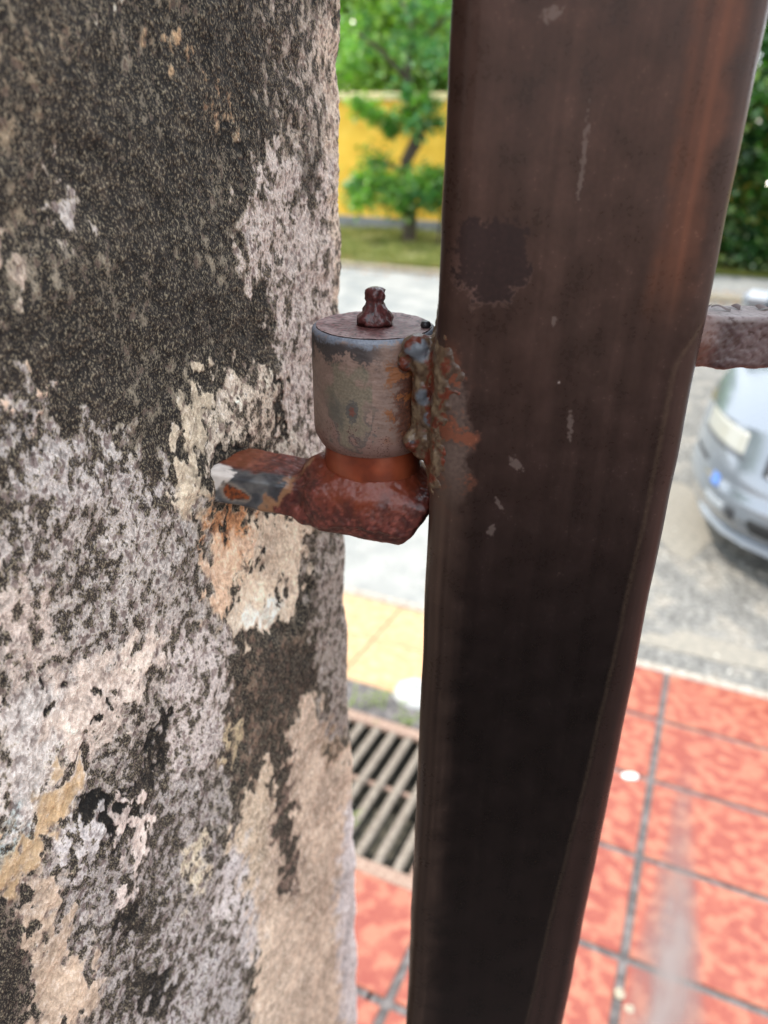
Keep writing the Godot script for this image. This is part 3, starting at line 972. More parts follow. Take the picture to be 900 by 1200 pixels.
	put("shaft", box(Vector3(0.335, 2.36, 0.322), 0.01, Vector3(-0.1725, 1.18, 0.054)), plain, o)
	put("cap", box(Vector3(0.44, 0.07, 0.44), 0.012, Vector3(-0.172, 2.396, 0.05)), plain, o)

# ---------------------------------------------------------------- gate: post, hinge sleeve, weld, rail
const AXIS := Vector3(-0.0051, 0.0, -0.308)

func build_gate() -> void:
	var o := thing("gate", "dark brown painted steel gate with a rusty hinge sleeve welded to its post", "gate", Vector3(0.067, 0, -0.299))
	var back := Vector3(-0.067, 0, 0.299)
	build_post(o, back)
	build_sleeve(o, back)
	build_weld(o, back)
	build_rails(o, back)

func build_post(o: Node3D, back: Vector3) -> void:
	var x0 := 0.0180
	var x1 := 0.1130
	var z0 := 0.268
	var z1 := 0.330
	var r := 0.0085
	# outline seen from above, from the back left corner round the front
	var ring := PackedVector2Array()
	for c in [[x0 + r + 0.0055, z1 - r, 180.0, 1.0], [x0 + r, z0 + r, 180.0, 0.0], [x1 - r, z0 + r, 270.0, 0.0], [x1 - r, z1 - r, 0.0, 0.0]]:
		for k in 9:
			var a := deg_to_rad((90.0 + 90.0 * k / 8.0) if c[3] > 0.0 else (c[2] + 90.0 * k / 8.0))
			ring.append(Vector2(c[0] + r * cos(a), c[1] + r * sin(a)))
		if c[1] < 0.3 and c[0] < 0.1:
			for k in range(1, 24): ring.append(Vector2(lerpf(x0 + r, x1 - r, k / 24.0), z0))
	ring.append(ring[0])
	var arc := PackedFloat32Array([0.0])
	for k in range(1, ring.size()): arc.append(arc[k - 1] + ring[k].distance_to(ring[k - 1]))
	var total := arc[arc.size() - 1]
	var rows := PackedFloat32Array()
	var y := 2.2
	while y > 0.14:
		rows.append(y)
		y -= 0.004 if y < 1.88 and y > 1.22 else 0.05
	var v := PackedVector3Array()
	var uv := PackedVector2Array()
	var dent := noise(121, 9.0, 2)
	for yy in rows:
		for k in ring.size():
			var p := Vector3(ring[k].x, yy, -ring[k].y) + back
			p.z += 0.0006 * dent.get_noise_2d(ring[k].x, yy)
			p.x += 0.0004 * dent.get_noise_2d(ring[k].y + 3.0, yy * 1.6)
			v.append(p)
			uv.append(Vector2(arc[k] / total, (1.90 - yy) / 0.72))
	# the paint: dark red brown, streaked and scuffed, burnt and rusty beside the weld
	var w := 640
	var h := 1536
	var streak := noise_bytes(noise(122, 0.05, 3), w, 64)
	var blot := noise_bytes(noise(123, 0.02, 4), w, h)
	var fine := noise_bytes(noise(124, 0.16, 3), w, h)
	var img := PackedByteArray()
	img.resize(w * h * 3)
	var rough := PackedByteArray()
	rough.resize(w * h)
	var front := arc[9]                    # where the left corner's curve begins
	for j in h:
		var yy := 1.90 - 0.72 * j / h
		for i in w:
			var p := j * w + i
			var sx := total * i / w - front        # metres right of the front left corner
			var b := blot[p] / 255.0
			var f := fine[p] / 255.0
			var st := streak[(int(j * 0.02) % 64) * w + i] / 255.0
			var dim := lerpf(0.62, 1.0, smoothstep(1.55, 1.70, yy))  # base colour painted darker lower down, where the post mirrors dark ground
			var cr := dim * 30.0 + 4.0 * (st - 0.5) + 6.0 * (b - 0.5)
			var cg := dim * 20.0 + 3.0 * (st - 0.5) + 4.0 * (b - 0.5)
			var cb := dim * 18.0 + 3.0 * (st - 0.5) + 4.0 * (b - 0.5)
			var ro := lerpf(0.7, 0.34, smoothstep(-0.009, 0.001, sx)) + 0.05 * (st - 0.5) + 0.14 * (f - 0.5) + 0.16 * (b - 0.5)
			# dusty, dulled paint higher up
			var dust := smoothstep(1.58, 1.83, yy) * (0.64 + 0.22 * (st - 0.3) + 0.25 * (b - 0.5) + 0.12 * (f - 0.5))
			cr += 56.0 * dust; cg += 41.0 * dust; cb += 33.0 * dust
			# heat scale and rust left by the weld
			var edge := 0.017 + 0.005 * (b - 0.5) * 2.0 + 0.002 * (f - 0.5) + 0.004 * smoothstep(1.73, 1.69, yy)
			var up := smoothstep(1.735, 1.715, yy) * smoothstep(1.655, 1.685, yy)
			var burnt := smoothstep(edge, edge - 0.005, sx + 0.010 * (1.0 - smoothstep(1.74, 1.71, yy))) * up
			var br := lerpf(78.0, 98.0, f) - 20.0 * b
			var bg := lerpf(62.0, 80.0, f) - 18.0 * b
			var bb := lerpf(55.0, 72.0, f) - 17.0 * b
			var rust := 0.75 * smoothstep(0.62, 0.80, b + 0.35 * (f - 0.5) + 0.12 * smoothstep(0.016, 0.006, absf(sx - 0.012)))
			br = lerpf(br, 112.0, rust); bg = lerpf(bg, 58.0, rust); bb = lerpf(bb, 38.0, rust)
			cr = lerpf(cr, br, burnt); cg = lerpf(cg, bg, burnt); cb = lerpf(cb, bb, burnt)
			ro = lerpf(ro, 0.6, burnt)
			# brown reflection painted along the left corner below the weld
			var corner_sheen := smoothstep(0.022 + 0.008 * (b - 0.5), 0.004, absf(sx - 0.003)) * smoothstep(1.70, 1.66, yy) * (0.35 + 0.5 * st)
			cr = lerpf(cr, 82.0, corner_sheen); cg = lerpf(cg, 64.0, corner_sheen); cb = lerpf(cb, 54.0, corner_sheen)
			# a scab of lifted paint above the weld
			var sc := Vector2((sx - 0.0195) / 0.0135, (yy - 1.7585) / 0.0135).length() + 0.7 * (b - 0.5) + 0.3 * (f - 0.5)
			var scab := smoothstep(1.0, 0.93, sc)
			cr = lerpf(cr, 36.0 + 8.0 * f, scab * 0.7); cg = lerpf(cg, 24.0 + 5.0 * f, scab * 0.7); cb = lerpf(cb, 22.0 + 5.0 * f, scab * 0.7)
			ro = lerpf(ro, 0.5, scab)
			var rim := smoothstep(0.12, 0.0, absf(sc - 1.0)) * smoothstep(1.765, 1.745, yy)
			cr += 22.0 * rim; cg += 19.0 * rim; cb += 18.0 * rim
			# pale highlight painted along the right corner, with its brown reflection beyond
			var glint_x := 0.1027 - 0.0132 - 0.0165 * smoothstep(1.722, 1.20, yy) + 0.011 * smoothstep(1.720, 1.747, yy) + 0.0006 * (b - 0.5)
			var beyond := smoothstep(glint_x - 0.001, glint_x + 0.003, sx) * (1.0 - smoothstep(0.098, 0.104, sx))
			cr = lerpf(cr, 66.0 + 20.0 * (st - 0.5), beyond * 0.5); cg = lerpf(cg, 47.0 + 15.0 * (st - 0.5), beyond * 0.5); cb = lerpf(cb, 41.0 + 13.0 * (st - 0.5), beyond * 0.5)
			var glint := smoothstep(0.0016, 0.0002, absf(sx - glint_x)) * (0.5 + 0.5 * f)
			cr = lerpf(cr, 112.0, glint * 0.3); cg = lerpf(cg, 94.0, glint * 0.3); cb = lerpf(cb, 72.0, glint * 0.3)
			var warm := smoothstep(0.010, 0.003, absf(sx - 0.083 - 0.006 * (b - 0.5))) * smoothstep(1.73, 1.76, yy) * (0.4 + 0.8 * st)  # reddish reflection painted on the upper right corner
			cr = lerpf(cr, 118.0, warm * 0.6); cg = lerpf(cg, 70.0, warm * 0.6); cb = lerpf(cb, 50.0, warm * 0.6)
			# scuffs
			for q in [[0.0360, 1.6838, 0.002, 0.0036, 0.7], [0.0290, 1.6553, 0.0016, 0.003, -0.2], [0.0336, 1.8278, 0.0035, 0.002, 0.4], [0.0445, 1.738, 0.0012, 0.002, 0.0], [0.031, 1.667, 0.0009, 0.004, 0.6], [0.055, 1.70, 0.0012, 0.006, 0.1], [0.048, 1.79, 0.001, 0.012, 0.0], [0.0490, 1.7158, 0.0007, 0.0007, 0.0]]:
				var dx: float = sx - q[0]
				if absf(dx) > 0.012: continue
				var dy: float = yy - q[1]
				var d := Vector2((dx * cos(q[4]) + dy * sin(q[4])) / q[2], (dy * cos(q[4]) - dx * sin(q[4])) / q[3]).length()
				if d < 1.5:
					var k := smoothstep(1.1, 0.6, d + 1.3 * (f - 0.5)) * (0.9 if q[2] < 0.0008 else 0.34)
					cr = lerpf(cr, 150.0, k); cg = lerpf(cg, 136.0, k); cb = lerpf(cb, 128.0, k)
			# stray flecks
			if f > 0.86 and b > 0.62:
				cr += 14.0; cg += 12.0; cb += 11.0
			img[p * 3] = clampi(int(cr), 0, 255)
			img[p * 3 + 1] = clampi(int(cg), 0, 255)
			img[p * 3 + 2] = clampi(int(cb), 0, 255)
			rough[p] = clampi(int(ro * 255.0), 0, 255)
	var paint := StandardMaterial3D.new()
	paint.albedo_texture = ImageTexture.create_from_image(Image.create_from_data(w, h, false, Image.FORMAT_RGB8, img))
	paint.roughness = 1.0
	paint.roughness_texture = ImageTexture.create_from_image(Image.create_from_data(w, h, false, Image.FORMAT_L8, rough))
	paint.texture_repeat = false
	paint.metallic_specular = 0.3
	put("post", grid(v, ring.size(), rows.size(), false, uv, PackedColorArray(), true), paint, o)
	put("post_cap", box(Vector3(0.095, 0.006, 0.066), 0.002, Vector3(0.0674, 2.203, -0.299) + back), mat(40, 30, 28, 0.4), o)

func build_sleeve(o: Node3D, back: Vector3) -> void:
	var top := 1.7258
	var prof := []
	for p in [[0.0214, -0.0487], [0.0222, -0.0484], [0.0238, -0.0455], [0.0246, -0.0435], [0.02495, -0.041]]: prof.append(p)
	for k in range(1, 20): prof.append([0.025, lerpf(-0.041, -0.0016, k / 20.0)])
	for p in [[0.02495, -0.0016], [0.0246, -0.0008], [0.0239, -0.0002], [0.0231, 0.0]]: prof.append(p)
	var steps := 160
	var v := PackedVector3Array()
	var uv := PackedVector2Array()
	var f := noise(131, 120.0, 2)
	for q in prof:
		for i in steps + 1:
			var a := TAU * (i % steps) / steps - PI
			var d := Vector3(sin(a), 0, -cos(a))       # a = PI looks towards the camera
			var rr: float = q[0] + 0.00016 * f.get_noise_3d(d.x * 0.025, q[1], d.z * 0.025)
			v.append(Vector3(d.x * rr, q[1], d.z * rr))
			uv.append(Vector2(float(i) / steps, -q[1] / 0.0487))
	# its paint: dusty brown grey, an olive rubbed spot, rust beside the weld, blue grey sheen painted at the rim
	var w := 1024
	var h := 320
	var blot := noise_bytes(noise(132, 0.014, 4), w, h)
	var fine := noise_bytes(noise(133, 0.10, 3), w, h)
	var img := PackedByteArray()
	img.resize(w * h * 3)
	for j in h:
		var dn := 48.7 * j / h                         # mm below the top
		for i in w:
			var p := j * w + i
			var a := 360.0 * i / w - 180.0             # degrees from the back
			var deg := fposmod(a + 360.0, 360.0) - 180.0      # 0 in front, positive to the right as the camera sees it
			deg = -deg
			var b := blot[p] / 255.0 - 0.5
			var g := fine[p] / 255.0 - 0.5
			var x := deg * 0.436                       # mm round the sleeve
			var c := Vector3(122 + 26 * b + 16 * g, 98 + 24 * b + 14 * g, 87 + 22 * b + 13 * g)
			# reddish lower part
			c = c.lerp(Vector3(118, 88, 80), smoothstep(34.0, 44.0, dn + 14.0 * b) * 0.7)
			# dark burnt band under the rim on the left
			c = c.lerp(Vector3(52, 47, 48), smoothstep(9.5, 6.0, dn + 9.0 * b + 5.0 * g) * smoothstep(1.0, 2.6, dn) * smoothstep(6.0, -4.0, x) * 0.85)
			# olive patch with a dark outline and an eye
			var e := Vector2((x + 9.5) / 9.5, (dn - 25.0) / 17.0).length() + 0.9 * b + 0.2 * g
			c = c.lerp(Vector3(110, 101, 84) + Vector3(34, 30, 24) * g, smoothstep(1.1, 0.7, e) * 0.8)
			c = c.lerp(Vector3(66, 62, 60), smoothstep(0.14, 0.02, absf(e - 1.02)) * 0.55 * smoothstep(20.0, 34.0, dn))
			var eye := Vector2((x + 8.0) / 2.6, (dn - 28.5) / 5.0).length() + 0.5 * b
			c = c.lerp(Vector3(72, 68, 66), smoothstep(1.2, 0.7, eye + 0.5 * g) * 0.8)
			c = c.lerp(Vector3(104, 62, 52), smoothstep(0.4, 0.2, eye + 0.6 * g))
			c = c.lerp(Vector3(74, 70, 64), smoothstep(1.1, 0.2, Vector2((x + 15.0) / 5.0, (dn - 29.0) / 9.0).length() + 0.8 * b) * 0.7)
			# rust that runs from the weld
			var run := smoothstep(5.0, 10.0, x + 10.0 * b + 4.0 * g) * smoothstep(3.0, 8.0, dn + 4.0 * b) * smoothstep(44.0, 34.0, dn)
			c = c.lerp(Vector3(74, 40, 27) + Vector3(20, 10, 4) * g * 2.0, run * 0.92)
			var glow := 0.8 * smoothstep(0.02, 0.22, b + 0.35 * g + 0.14 * smoothstep(5.0, 0.0, absf(x - 8.0)) + 0.1 * smoothstep(8.0, 0.0, absf(dn - 18.0)) - 0.06) * run
			c = c.lerp(Vector3(142, 84, 40), glow * 0.85)
			# pits near the lower edge
			if g > 0.22 and b > 0.0 and dn > 34.0: c = c.lerp(Vector3(64, 36, 30), 0.8)
			# blue grey rim: the chamfer's reflection of the sky, painted in
			c = c.lerp(Vector3(112, 116, 126) + Vector3(30, 30, 30) * g, smoothstep(3.2, 0.8, dn + 4.0 * b + 2.0 * g))
			img[p * 3] = clampi(int(c.x), 0, 255)
			img[p * 3 + 1] = clampi(int(c.y), 0, 255)
			img[p * 3 + 2] = clampi(int(c.z), 0, 255)
	var paint := StandardMaterial3D.new()
	paint.albedo_texture = ImageTexture.create_from_image(Image.create_from_data(w, h, false, Image.FORMAT_RGB8, img))
	paint.roughness = 0.46
	paint.metallic_specular = 0.55
	paint.normal_enabled = true
	paint.normal_texture = normal_texture(134, 0.03, 3.0)
	paint.normal_scale = 0.5
	var sleeve := put("hinge_sleeve", grid(v, steps + 1, prof.size(), true, uv, PackedColorArray(), true), paint, o, Vector3(AXIS.x, top, AXIS.z) + back)
	# its top plate: red oxide with a rubbed grey rim
	v = PackedVector3Array()
	var col := PackedColorArray()
	var n1 := noise(135, 90.0, 3)
	var n2 := noise(136, 400.0, 3)
	for k in 25:
		var rr := 0.0231 * k / 24.0
		for i in steps + 1:
			var a := TAU * (i % steps) / steps
			var p := Vector3(rr * sin(a), 0, -rr * cos(a))
			var b := n1.get_noise_2d(p.x, p.z)
			var g := n2.get_noise_2d(p.x, p.z)
			p.y = 0.00012 * g + 0.0002 * b - 0.0003 * smoothstep(0.021, 0.019, rr) + 0.0003
			v.append(p)
			var c := c8(112, 68, 66).lerp(c8(82, 46, 44), clampf(0.5 + b + g * 0.8, 0, 1))
			c = c.lerp(c8(150, 122, 118), smoothstep(0.012, 0.022, rr + 0.012 * b + 0.005 * g) * 0.75)
			c = c.lerp(c8(60, 40, 36), smoothstep(0.25, 0.45, g - b * 0.5))
			col.append(c)
	put("top_plate", grid(v, steps + 1, 25, false, PackedVector2Array(), col, true), vmat(0.55), sleeve)
	# painted over grease nipple
	var nip := []
	for p in [[0.0, 0.0], [0.0070, 0.0], [0.0073, 0.0014], [0.0071, 0.003], [0.0062, 0.0046], [0.0048, 0.0062], [0.0037, 0.0078], [0.0032, 0.0090], [0.0035, 0.0101], [0.0040, 0.0112], [0.0041, 0.0124], [0.0037, 0.0136], [0.0028, 0.0143], [0.0014, 0.0147], [0.0, 0.0148]]: nip.append(p)
	var nm := lathe(nip, 28, 0.30, 137)
	put("grease_nipple", nm, rust_paint(c8(104, 56, 54), c8(70, 36, 35), c8(58, 56, 58), 0.30), sleeve, Vector3(0.0005, 0.0, -0.001))
	# a burr left at the back of the plate
	put("weld_burr", lathe([[0.0, 0.0], [0.0017, 0.0], [0.0021, 0.0012], [0.0016, 0.0026], [0.0, 0.0031]], 12, 0.25, 139), mat(40, 36, 38, 0.4), sleeve, Vector3(0.0205, 0.0, 0.004))

func rust_paint(a: Color, b: Color, c: Color, rough: float) -> StandardMaterial3D:
	var m := StandardMaterial3D.new()
	var t := color_texture(141, 0.02, [[0.2, int(b.linear_to_srgb().r * 255), int(b.linear_to_srgb().g * 255), int(b.linear_to_srgb().b * 255)], [0.55, int(a.linear_to_srgb().r * 255), int(a.linear_to_srgb().g * 255), int(a.linear_to_srgb().b * 255)], [0.85, int(c.linear_to_srgb().r * 255), int(c.linear_to_srgb().g * 255), int(c.linear_to_srgb().b * 255)]], 4, 256)
	m.albedo_texture = t
	m.uv1_triplanar = true
	m.uv1_scale = Vector3.ONE * 40.0
	m.roughness = rough
	m.normal_enabled = true
	m.normal_texture = normal_texture(143, 0.03, 4.0)
	return m

func build_weld(o: Node3D, back: Vector3) -> void:
	# lumps of weld metal that run down the joint between sleeve and post
	var beads := [
		[Vector3(0.0112, 1.7235, -0.2852), 0.0056, 0.9], [Vector3(0.0072, 1.7178, -0.2862), 0.0032, 1.3], [Vector3(0.0140, 1.7178, -0.2828), 0.0034, 1.6],
		[Vector3(0.0138, 1.7062, -0.2835), 0.0031, 1.9], [Vector3(0.0182, 1.7120, -0.2815), 0.0036, 1.4], [Vector3(0.0172, 1.6970, -0.2825), 0.0038, 1.5],
		[Vector3(0.0112, 1.6858, -0.2852), 0.0046, 0.9], [Vector3(0.0168, 1.6880, -0.2830), 0.0042, 1.0], [Vector3(0.0190, 1.6790, -0.2825), 0.0032, 1.5],
		[Vector3(0.0198, 1.6700, -0.2825), 0.0022, 2.2], [Vector3(0.0212, 1.7210, -0.2790), 0.0036, 1.8], [Vector3(0.0215, 1.7040, -0.2770), 0.0034, 2.6], [Vector3(0.0205, 1.6915, -0.2790), 0.0030, 1.8],
	]
	var lump := noise(151, 220.0, 2)
	var pit := noise(152, 700.0, 2)
	var field := func(p: Vector3) -> float:
		var d := 1.0
		for b in beads:
			var q: Vector3 = p - b[0]
			q.y /= b[2]
			d = smin(d, q.length() - b[1] * 0.96, 0.0018)
		# the run of metal that fills the joint behind them
		d = smin(d, ((p - Vector3(0.0168, clampf(p.y, 1.682, 1.722), -0.2868)) / Vector3(1.25, 1.0, 1.0)).length() - 0.0052, 0.0024)
		# crust of weld metal and scale that spreads over the post's corner
		var pq := Vector2(absf(p.x - 0.0655) - 0.0390, absf(p.z + 0.299) - 0.0225)
		var post := Vector2(maxf(pq.x, 0.0), maxf(pq.y, 0.0)).length() + minf(maxf(pq.x, pq.y), 0.0) - 0.0085
		var flat := Vector3(p.x, p.y, 0.0)
		var reach := 0.0305 + 0.0035 * lump.get_noise_3dv(flat * 0.5 + Vector3(7, 0, 0)) + 0.0004 * lump.get_noise_3dv(flat * 1.5)
		var mask := smoothstep(reach + 0.003, reach - 0.014, p.x) * smoothstep(1.662, 1.674, p.y + 0.004 * lump.get_noise_3dv(flat * 0.7)) * smoothstep(1.737, 1.722, p.y)
		var thick := lerpf(-0.0011, 0.0007, mask) + mask * (0.00050 * lump.get_noise_3dv(flat * 0.6) + 0.00006 * pit.get_noise_3dv(flat))
		d = smin(d, post - thick, 0.0022)
		# pores where gas has blown out
		d = maxf(d, 0.0016 - (p - Vector3(0.0108, 1.6856, -0.2803)).length())
		d = maxf(d, 0.0011 - (p - Vector3(0.0165, 1.7100, -0.2786)).length())
		return d + 0.0005 * lump.get_noise_3dv(p) + 0.00007 * pit.get_noise_3dv(p)
	var paint := func(p: Vector3) -> Color:
		var a := lump.get_noise_3dv(p * 0.5 + Vector3(3, 0, 0))
		var b := pit.get_noise_3dv(p * 0.6)
		var c := c8(104, 84, 64).lerp(c8(70, 48, 36), clampf(0.5 + a * 1.2, 0.0, 1.0))
		c = c.lerp(c8(126, 106, 82), smoothstep(0.1, 0.45, b * 0.25 + 0.9 * a) * 0.75)
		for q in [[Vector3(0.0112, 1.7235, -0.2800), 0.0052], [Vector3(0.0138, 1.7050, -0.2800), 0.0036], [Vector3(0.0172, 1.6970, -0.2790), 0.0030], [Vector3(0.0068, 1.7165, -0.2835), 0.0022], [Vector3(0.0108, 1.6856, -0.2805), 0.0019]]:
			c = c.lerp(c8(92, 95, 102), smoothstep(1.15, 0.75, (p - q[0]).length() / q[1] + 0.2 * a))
		c = c.lerp(c8(52, 37, 30).lerp(c8(78, 58, 46), clampf(0.5 + a, 0.0, 1.0)), smoothstep(0.0200, 0.0235, p.x + 0.002 * a))
		c = c.lerp(c8(118, 52, 26), smoothstep(0.0026, 0.0008, absf(p.x - 0.0275 - 0.003 * a)) * smoothstep(1.702, 1.690, p.y) * smoothstep(1.670, 1.682, p.y) * 0.8)
		c = c.lerp(c8(92, 42, 22), smoothstep(0.12, 0.3, -b * 0.3 - 0.8 * a + 0.02))
		return c
	var m := nets(Vector3(0.001, 1.659, -0.293), Vector3(0.039, 1.738, -0.263), 0.0007, field, paint)
	put("weld_bead", m, vmat(0.4, 0.5), o, back)

func build_rails(o: Node3D, back: Vector3) -> void:
	# the rail that leaves the post on the right: a bar under thick, lumpy old paint
	var lump := noise(161, 60.0, 3)
	var pit := noise(162, 320.0, 3)
	var field := func(p: Vector3) -> float:
		var q := (p - Vector3(0.20, 1.7273, -0.2925)).abs() - Vector3(0.0985, 0.0075, 0.0085)
		var d := Vector3(maxf(q.x, 0), maxf(q.y, 0), maxf(q.z, 0)).length() + minf(maxf(q.x, maxf(q.y, q.z)), 0.0) - 0.0020
		# the weld fillet at the post, a drip below
		d = smin(d, (p - Vector3(0.1135, 1.7275, -0.288)).length() - 0.0085, 0.005)
		d = smin(d, ((p - Vector3(0.1265, 1.7186, -0.2845)) / Vector3(2.2, 1.0, 1.0)).length() - 0.0016, 0.003)
		d = smin(d, ((p - Vector3(0.1395, 1.7186, -0.2850)) / Vector3(2.2, 1.0, 1.0)).length() - 0.0010, 0.003)
		return d + 0.0003 * lump.get_noise_3dv(p) + 0.00026 * pit.get_noise_3dv(p)
	var paint := func(p: Vector3) -> Color:
		var a := lump.get_noise_3dv(p * 1.4)
		var b := pit.get_noise_3dv(p)
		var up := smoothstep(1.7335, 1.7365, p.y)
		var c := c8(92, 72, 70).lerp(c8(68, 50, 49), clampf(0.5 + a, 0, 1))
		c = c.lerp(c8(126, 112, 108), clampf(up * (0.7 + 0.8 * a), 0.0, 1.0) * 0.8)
		c = c.lerp(c8(60, 34, 30), smoothstep(0.22, 0.4, b + 0.3 * a))
		return c.lerp(c8(104, 66, 52), smoothstep(0.125, 0.114, p.x) * 0.7)
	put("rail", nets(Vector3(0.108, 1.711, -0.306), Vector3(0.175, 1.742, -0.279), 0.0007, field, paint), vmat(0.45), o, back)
	var dull := rust_paint(c8(108, 80, 80), c8(84, 58, 58), c8(140, 118, 114), 0.45)
	put("rail", box(Vector3(1.4, 0.019, 0.019), 0.002, Vector3(0.872, 1.7273, -0.2925) + back), dull, o)
	for y in [0.30, 2.15]:
		put("rail", box(Vector3(1.46, 0.03, 0.03), 0.003, Vector3(0.845, y, -0.299) + back), dull, o)
	for k in 8:
		put("gate_bar", box(Vector3(0.018, 1.80, 0.018), 0.002, Vector3(0.34 + 0.16 * k, 1.225, -0.3145) + back), dull, o)
	put("far_stile", box(Vector3(0.06, 1.95, 0.05), 0.006, Vector3(1.606, 1.225, -0.299) + back), dull, o)
	# curls of old paint that lift off at the joint
	var flakes := [[Vector3(0.1160, 1.7378, -0.2885), 0.0065, 0.7, 0.3], [Vector3(0.1235, 1.7376, -0.2935), 0.007, 0.16, -0.4], [Vector3(0.1325, 1.7375, -0.2955), 0.007, 0.12, 0.5], [Vector3(0.1415, 1.7374, -0.2965), 0.006, 0.10, 0.1]]
	for q in flakes:
		var v := PackedVector3Array()
		var l: float = q[1]
		for j in 9:
			for i in 4:
				var t := j / 8.0
				v.append(Vector3(l * (t - 0.2) , l * (0.10 * sin(t * 5.0) + q[2] * t * t * 0.55), (i / 3.0 - 0.5) * l * 0.5 * (1.0 - 0.6 * t) + 0.2 * l * sin(t * 3.0 + q[3] * 5.0) * (i / 3.0)))
		var fm := put("paint_flake", grid(v, 4, 9), mat(64, 42, 36, 0.6), o, q[0] + back)
		fm.rotation = Vector3(0.2, q[3], 0.0)

# ---------------------------------------------------------------- bracket in the pillar, with the pin that the sleeve turns on
func build_bracket() -> void:
	var at := Vector3(-0.0745, 0, -0.304)
	var o := thing("hinge_bracket", "rust red flat bar set in the pillar carrying the orange hinge pin", "hinge bracket", at)
	var along := Vector3(0.976, 0, 0.218)
	var across := Vector3(0.218, 0, -0.976)      # away from the camera
	var lump := noise(171, 70.0, 3)
	var pit := noise(172, 330.0, 3)
	var axis := AXIS - at
	var field := func(p: Vector3) -> float:
		var b := p.dot(along)
		var w := p.dot(across)
		var y := p.y - 1.6542 + 0.075 * b
		var q := Vector3(absf(b - 0.028) - 0.0625, absf(y) - 0.0056, absf(w - 0.0165) - 0.0145)
		var d := Vector3(maxf(q.x, 0), maxf(q.y, 0), maxf(q.z, 0)).length() + minf(maxf(q.x, maxf(q.y, q.z)), 0.0) - 0.0018
		# thicker under the pin, cut off aslant at the end
		var q2 := Vector3(absf(b - 0.071) - 0.0225, absf(y - 0.0008) - 0.0076, absf(w - 0.0175) - 0.0170)
		d = smin(d, Vector3(maxf(q2.x, 0), maxf(q2.y, 0), maxf(q2.z, 0)).length() + minf(maxf(q2.x, maxf(q2.y, q2.z)), 0.0) - 0.0030, 0.008)
		d = -smin(-d, y * 0.51 - (b - 0.0905) * 0.86, 0.002)
		# the weld collar that climbs to the pin
		var rad := Vector2(p.x - axis.x, p.z - axis.z).length()
		d = smin(d, maxf(rad - 0.0222 + 0.22 * (p.y - 1.655), absf(p.y - 1.6570) - 0.0078), 0.012)
		d = smin(d, (p - (along * 0.0450 + across * 0.014 + Vector3(0, 1.6605, 0))).length() - 0.0082, 0.006)
		d = smin(d, (p - (along * 0.0500 + across * 0.005 + Vector3(0, 1.6535, 0))).length() - 0.0075, 0.006)
		d = smin(d, (p - (along * 0.0400 + across * 0.002 + Vector3(0, 1.6440, 0))).length() - 0.0028, 0.004)
		return d + 0.00065 * lump.get_noise_3dv(p) + 0.0003 * pit.get_noise_3dv(p) * smoothstep(0.012, 0.035, b)
	var paint := func(p: Vector3) -> Color:
		var b := p.dot(along)
		var w := p.dot(across)
		var a := lump.get_noise_3dv(p * 1.3 + Vector3(0, 0, 5))
		var g := pit.get_noise_3dv(p)
		var y := p.y - 1.6542 + 0.075 * b
		var c := c8(100, 48, 40).lerp(c8(70, 34, 29), clampf(0.5 + a * 1.1 + g * 0.5, 0, 1))
		c = c.lerp(c8(62, 28, 26), smoothstep(0.3, 0.5, g + 0.25 * a))
		c = c.lerp(c8(150, 84, 72), smoothstep(0.2, 0.5, -g - 0.2 * a) * 0.4)
		var rad := Vector2(p.x - axis.x, p.z - axis.z).length()
		c = c.lerp(c8(112, 50, 30), smoothstep(0.031, 0.0225, rad + 0.004 * a) * smoothstep(1.648, 1.659, p.y) * 0.85)
		# blue grey old paint, white plaster and a rusted hole at the root
		var face := smoothstep(0.008, 0.003, w + 0.006 * a - 0.0035 * smoothstep(0.0, 0.006, y))
		c = c.lerp(c8(54, 54, 57).lerp(c8(92, 89, 87), clampf(0.4 + a * 1.4, 0, 1)), smoothstep(0.030, 0.024, b + 0.008 * a - y * 0.6) * face)
		c = c.lerp(c8(150, 110, 78), smoothstep(0.0035, 0.0015, absf(b - 0.0285 + 0.008 * a - y * 0.6)) * face * 0.7)
		c = c.lerp(c8(212, 200, 190), smoothstep(0.0040, 0.0010, b + 0.007 * a + 0.003 * g - 0.45 * y) * face * 0.9)
		var hole := Vector2((b - 0.0085) / 0.0062, (y + 0.0008) / 0.0042).length() + 0.5 * a
		c = c.lerp(c8(150, 132, 116), smoothstep(0.25, 0.0, absf(hole - 1.05)) * face * 0.5)
		c = c.lerp(c8(132, 66, 32).lerp(c8(66, 36, 26), clampf(0.5 + g * 1.6, 0, 1)), smoothstep(1.0, 0.85, hole) * face)
		# bare rust at the back of the root
		c = c.lerp(c8(124, 70, 44), smoothstep(0.022, 0.008, b + 0.006 * g) * smoothstep(0.008, 0.013, w) * 0.6)
		return c
	put("flat_bar", nets(Vector3(-0.030, 1.632, -0.046), Vector3(0.097, 1.670, 0.026), 0.00085, field, paint), vmat(0.42, 0.5), o)
	var m := StandardMaterial3D.new()
	m.albedo_texture = color_texture(175, 0.012, [[0.2, 96, 40, 24], [0.5, 126, 56, 32], [0.8, 144, 72, 46]], 4, 256)
	m.uv1_triplanar = true
	m.uv1_scale = Vector3.ONE * 14.0
	m.roughness = 0.35
	m.subsurf_scatter_enabled = true
	m.subsurf_scatter_strength = 0.25
	put("hinge_pin", lathe([[0.0208, -0.022], [0.0208, -0.006], [0.0206, 0.0], [0.0206, 0.006], [0.0195, 0.0075], [0.0, 0.0075]], 72, 0.004, 176), m, o, Vector3(axis.x, 1.6745, axis.z))

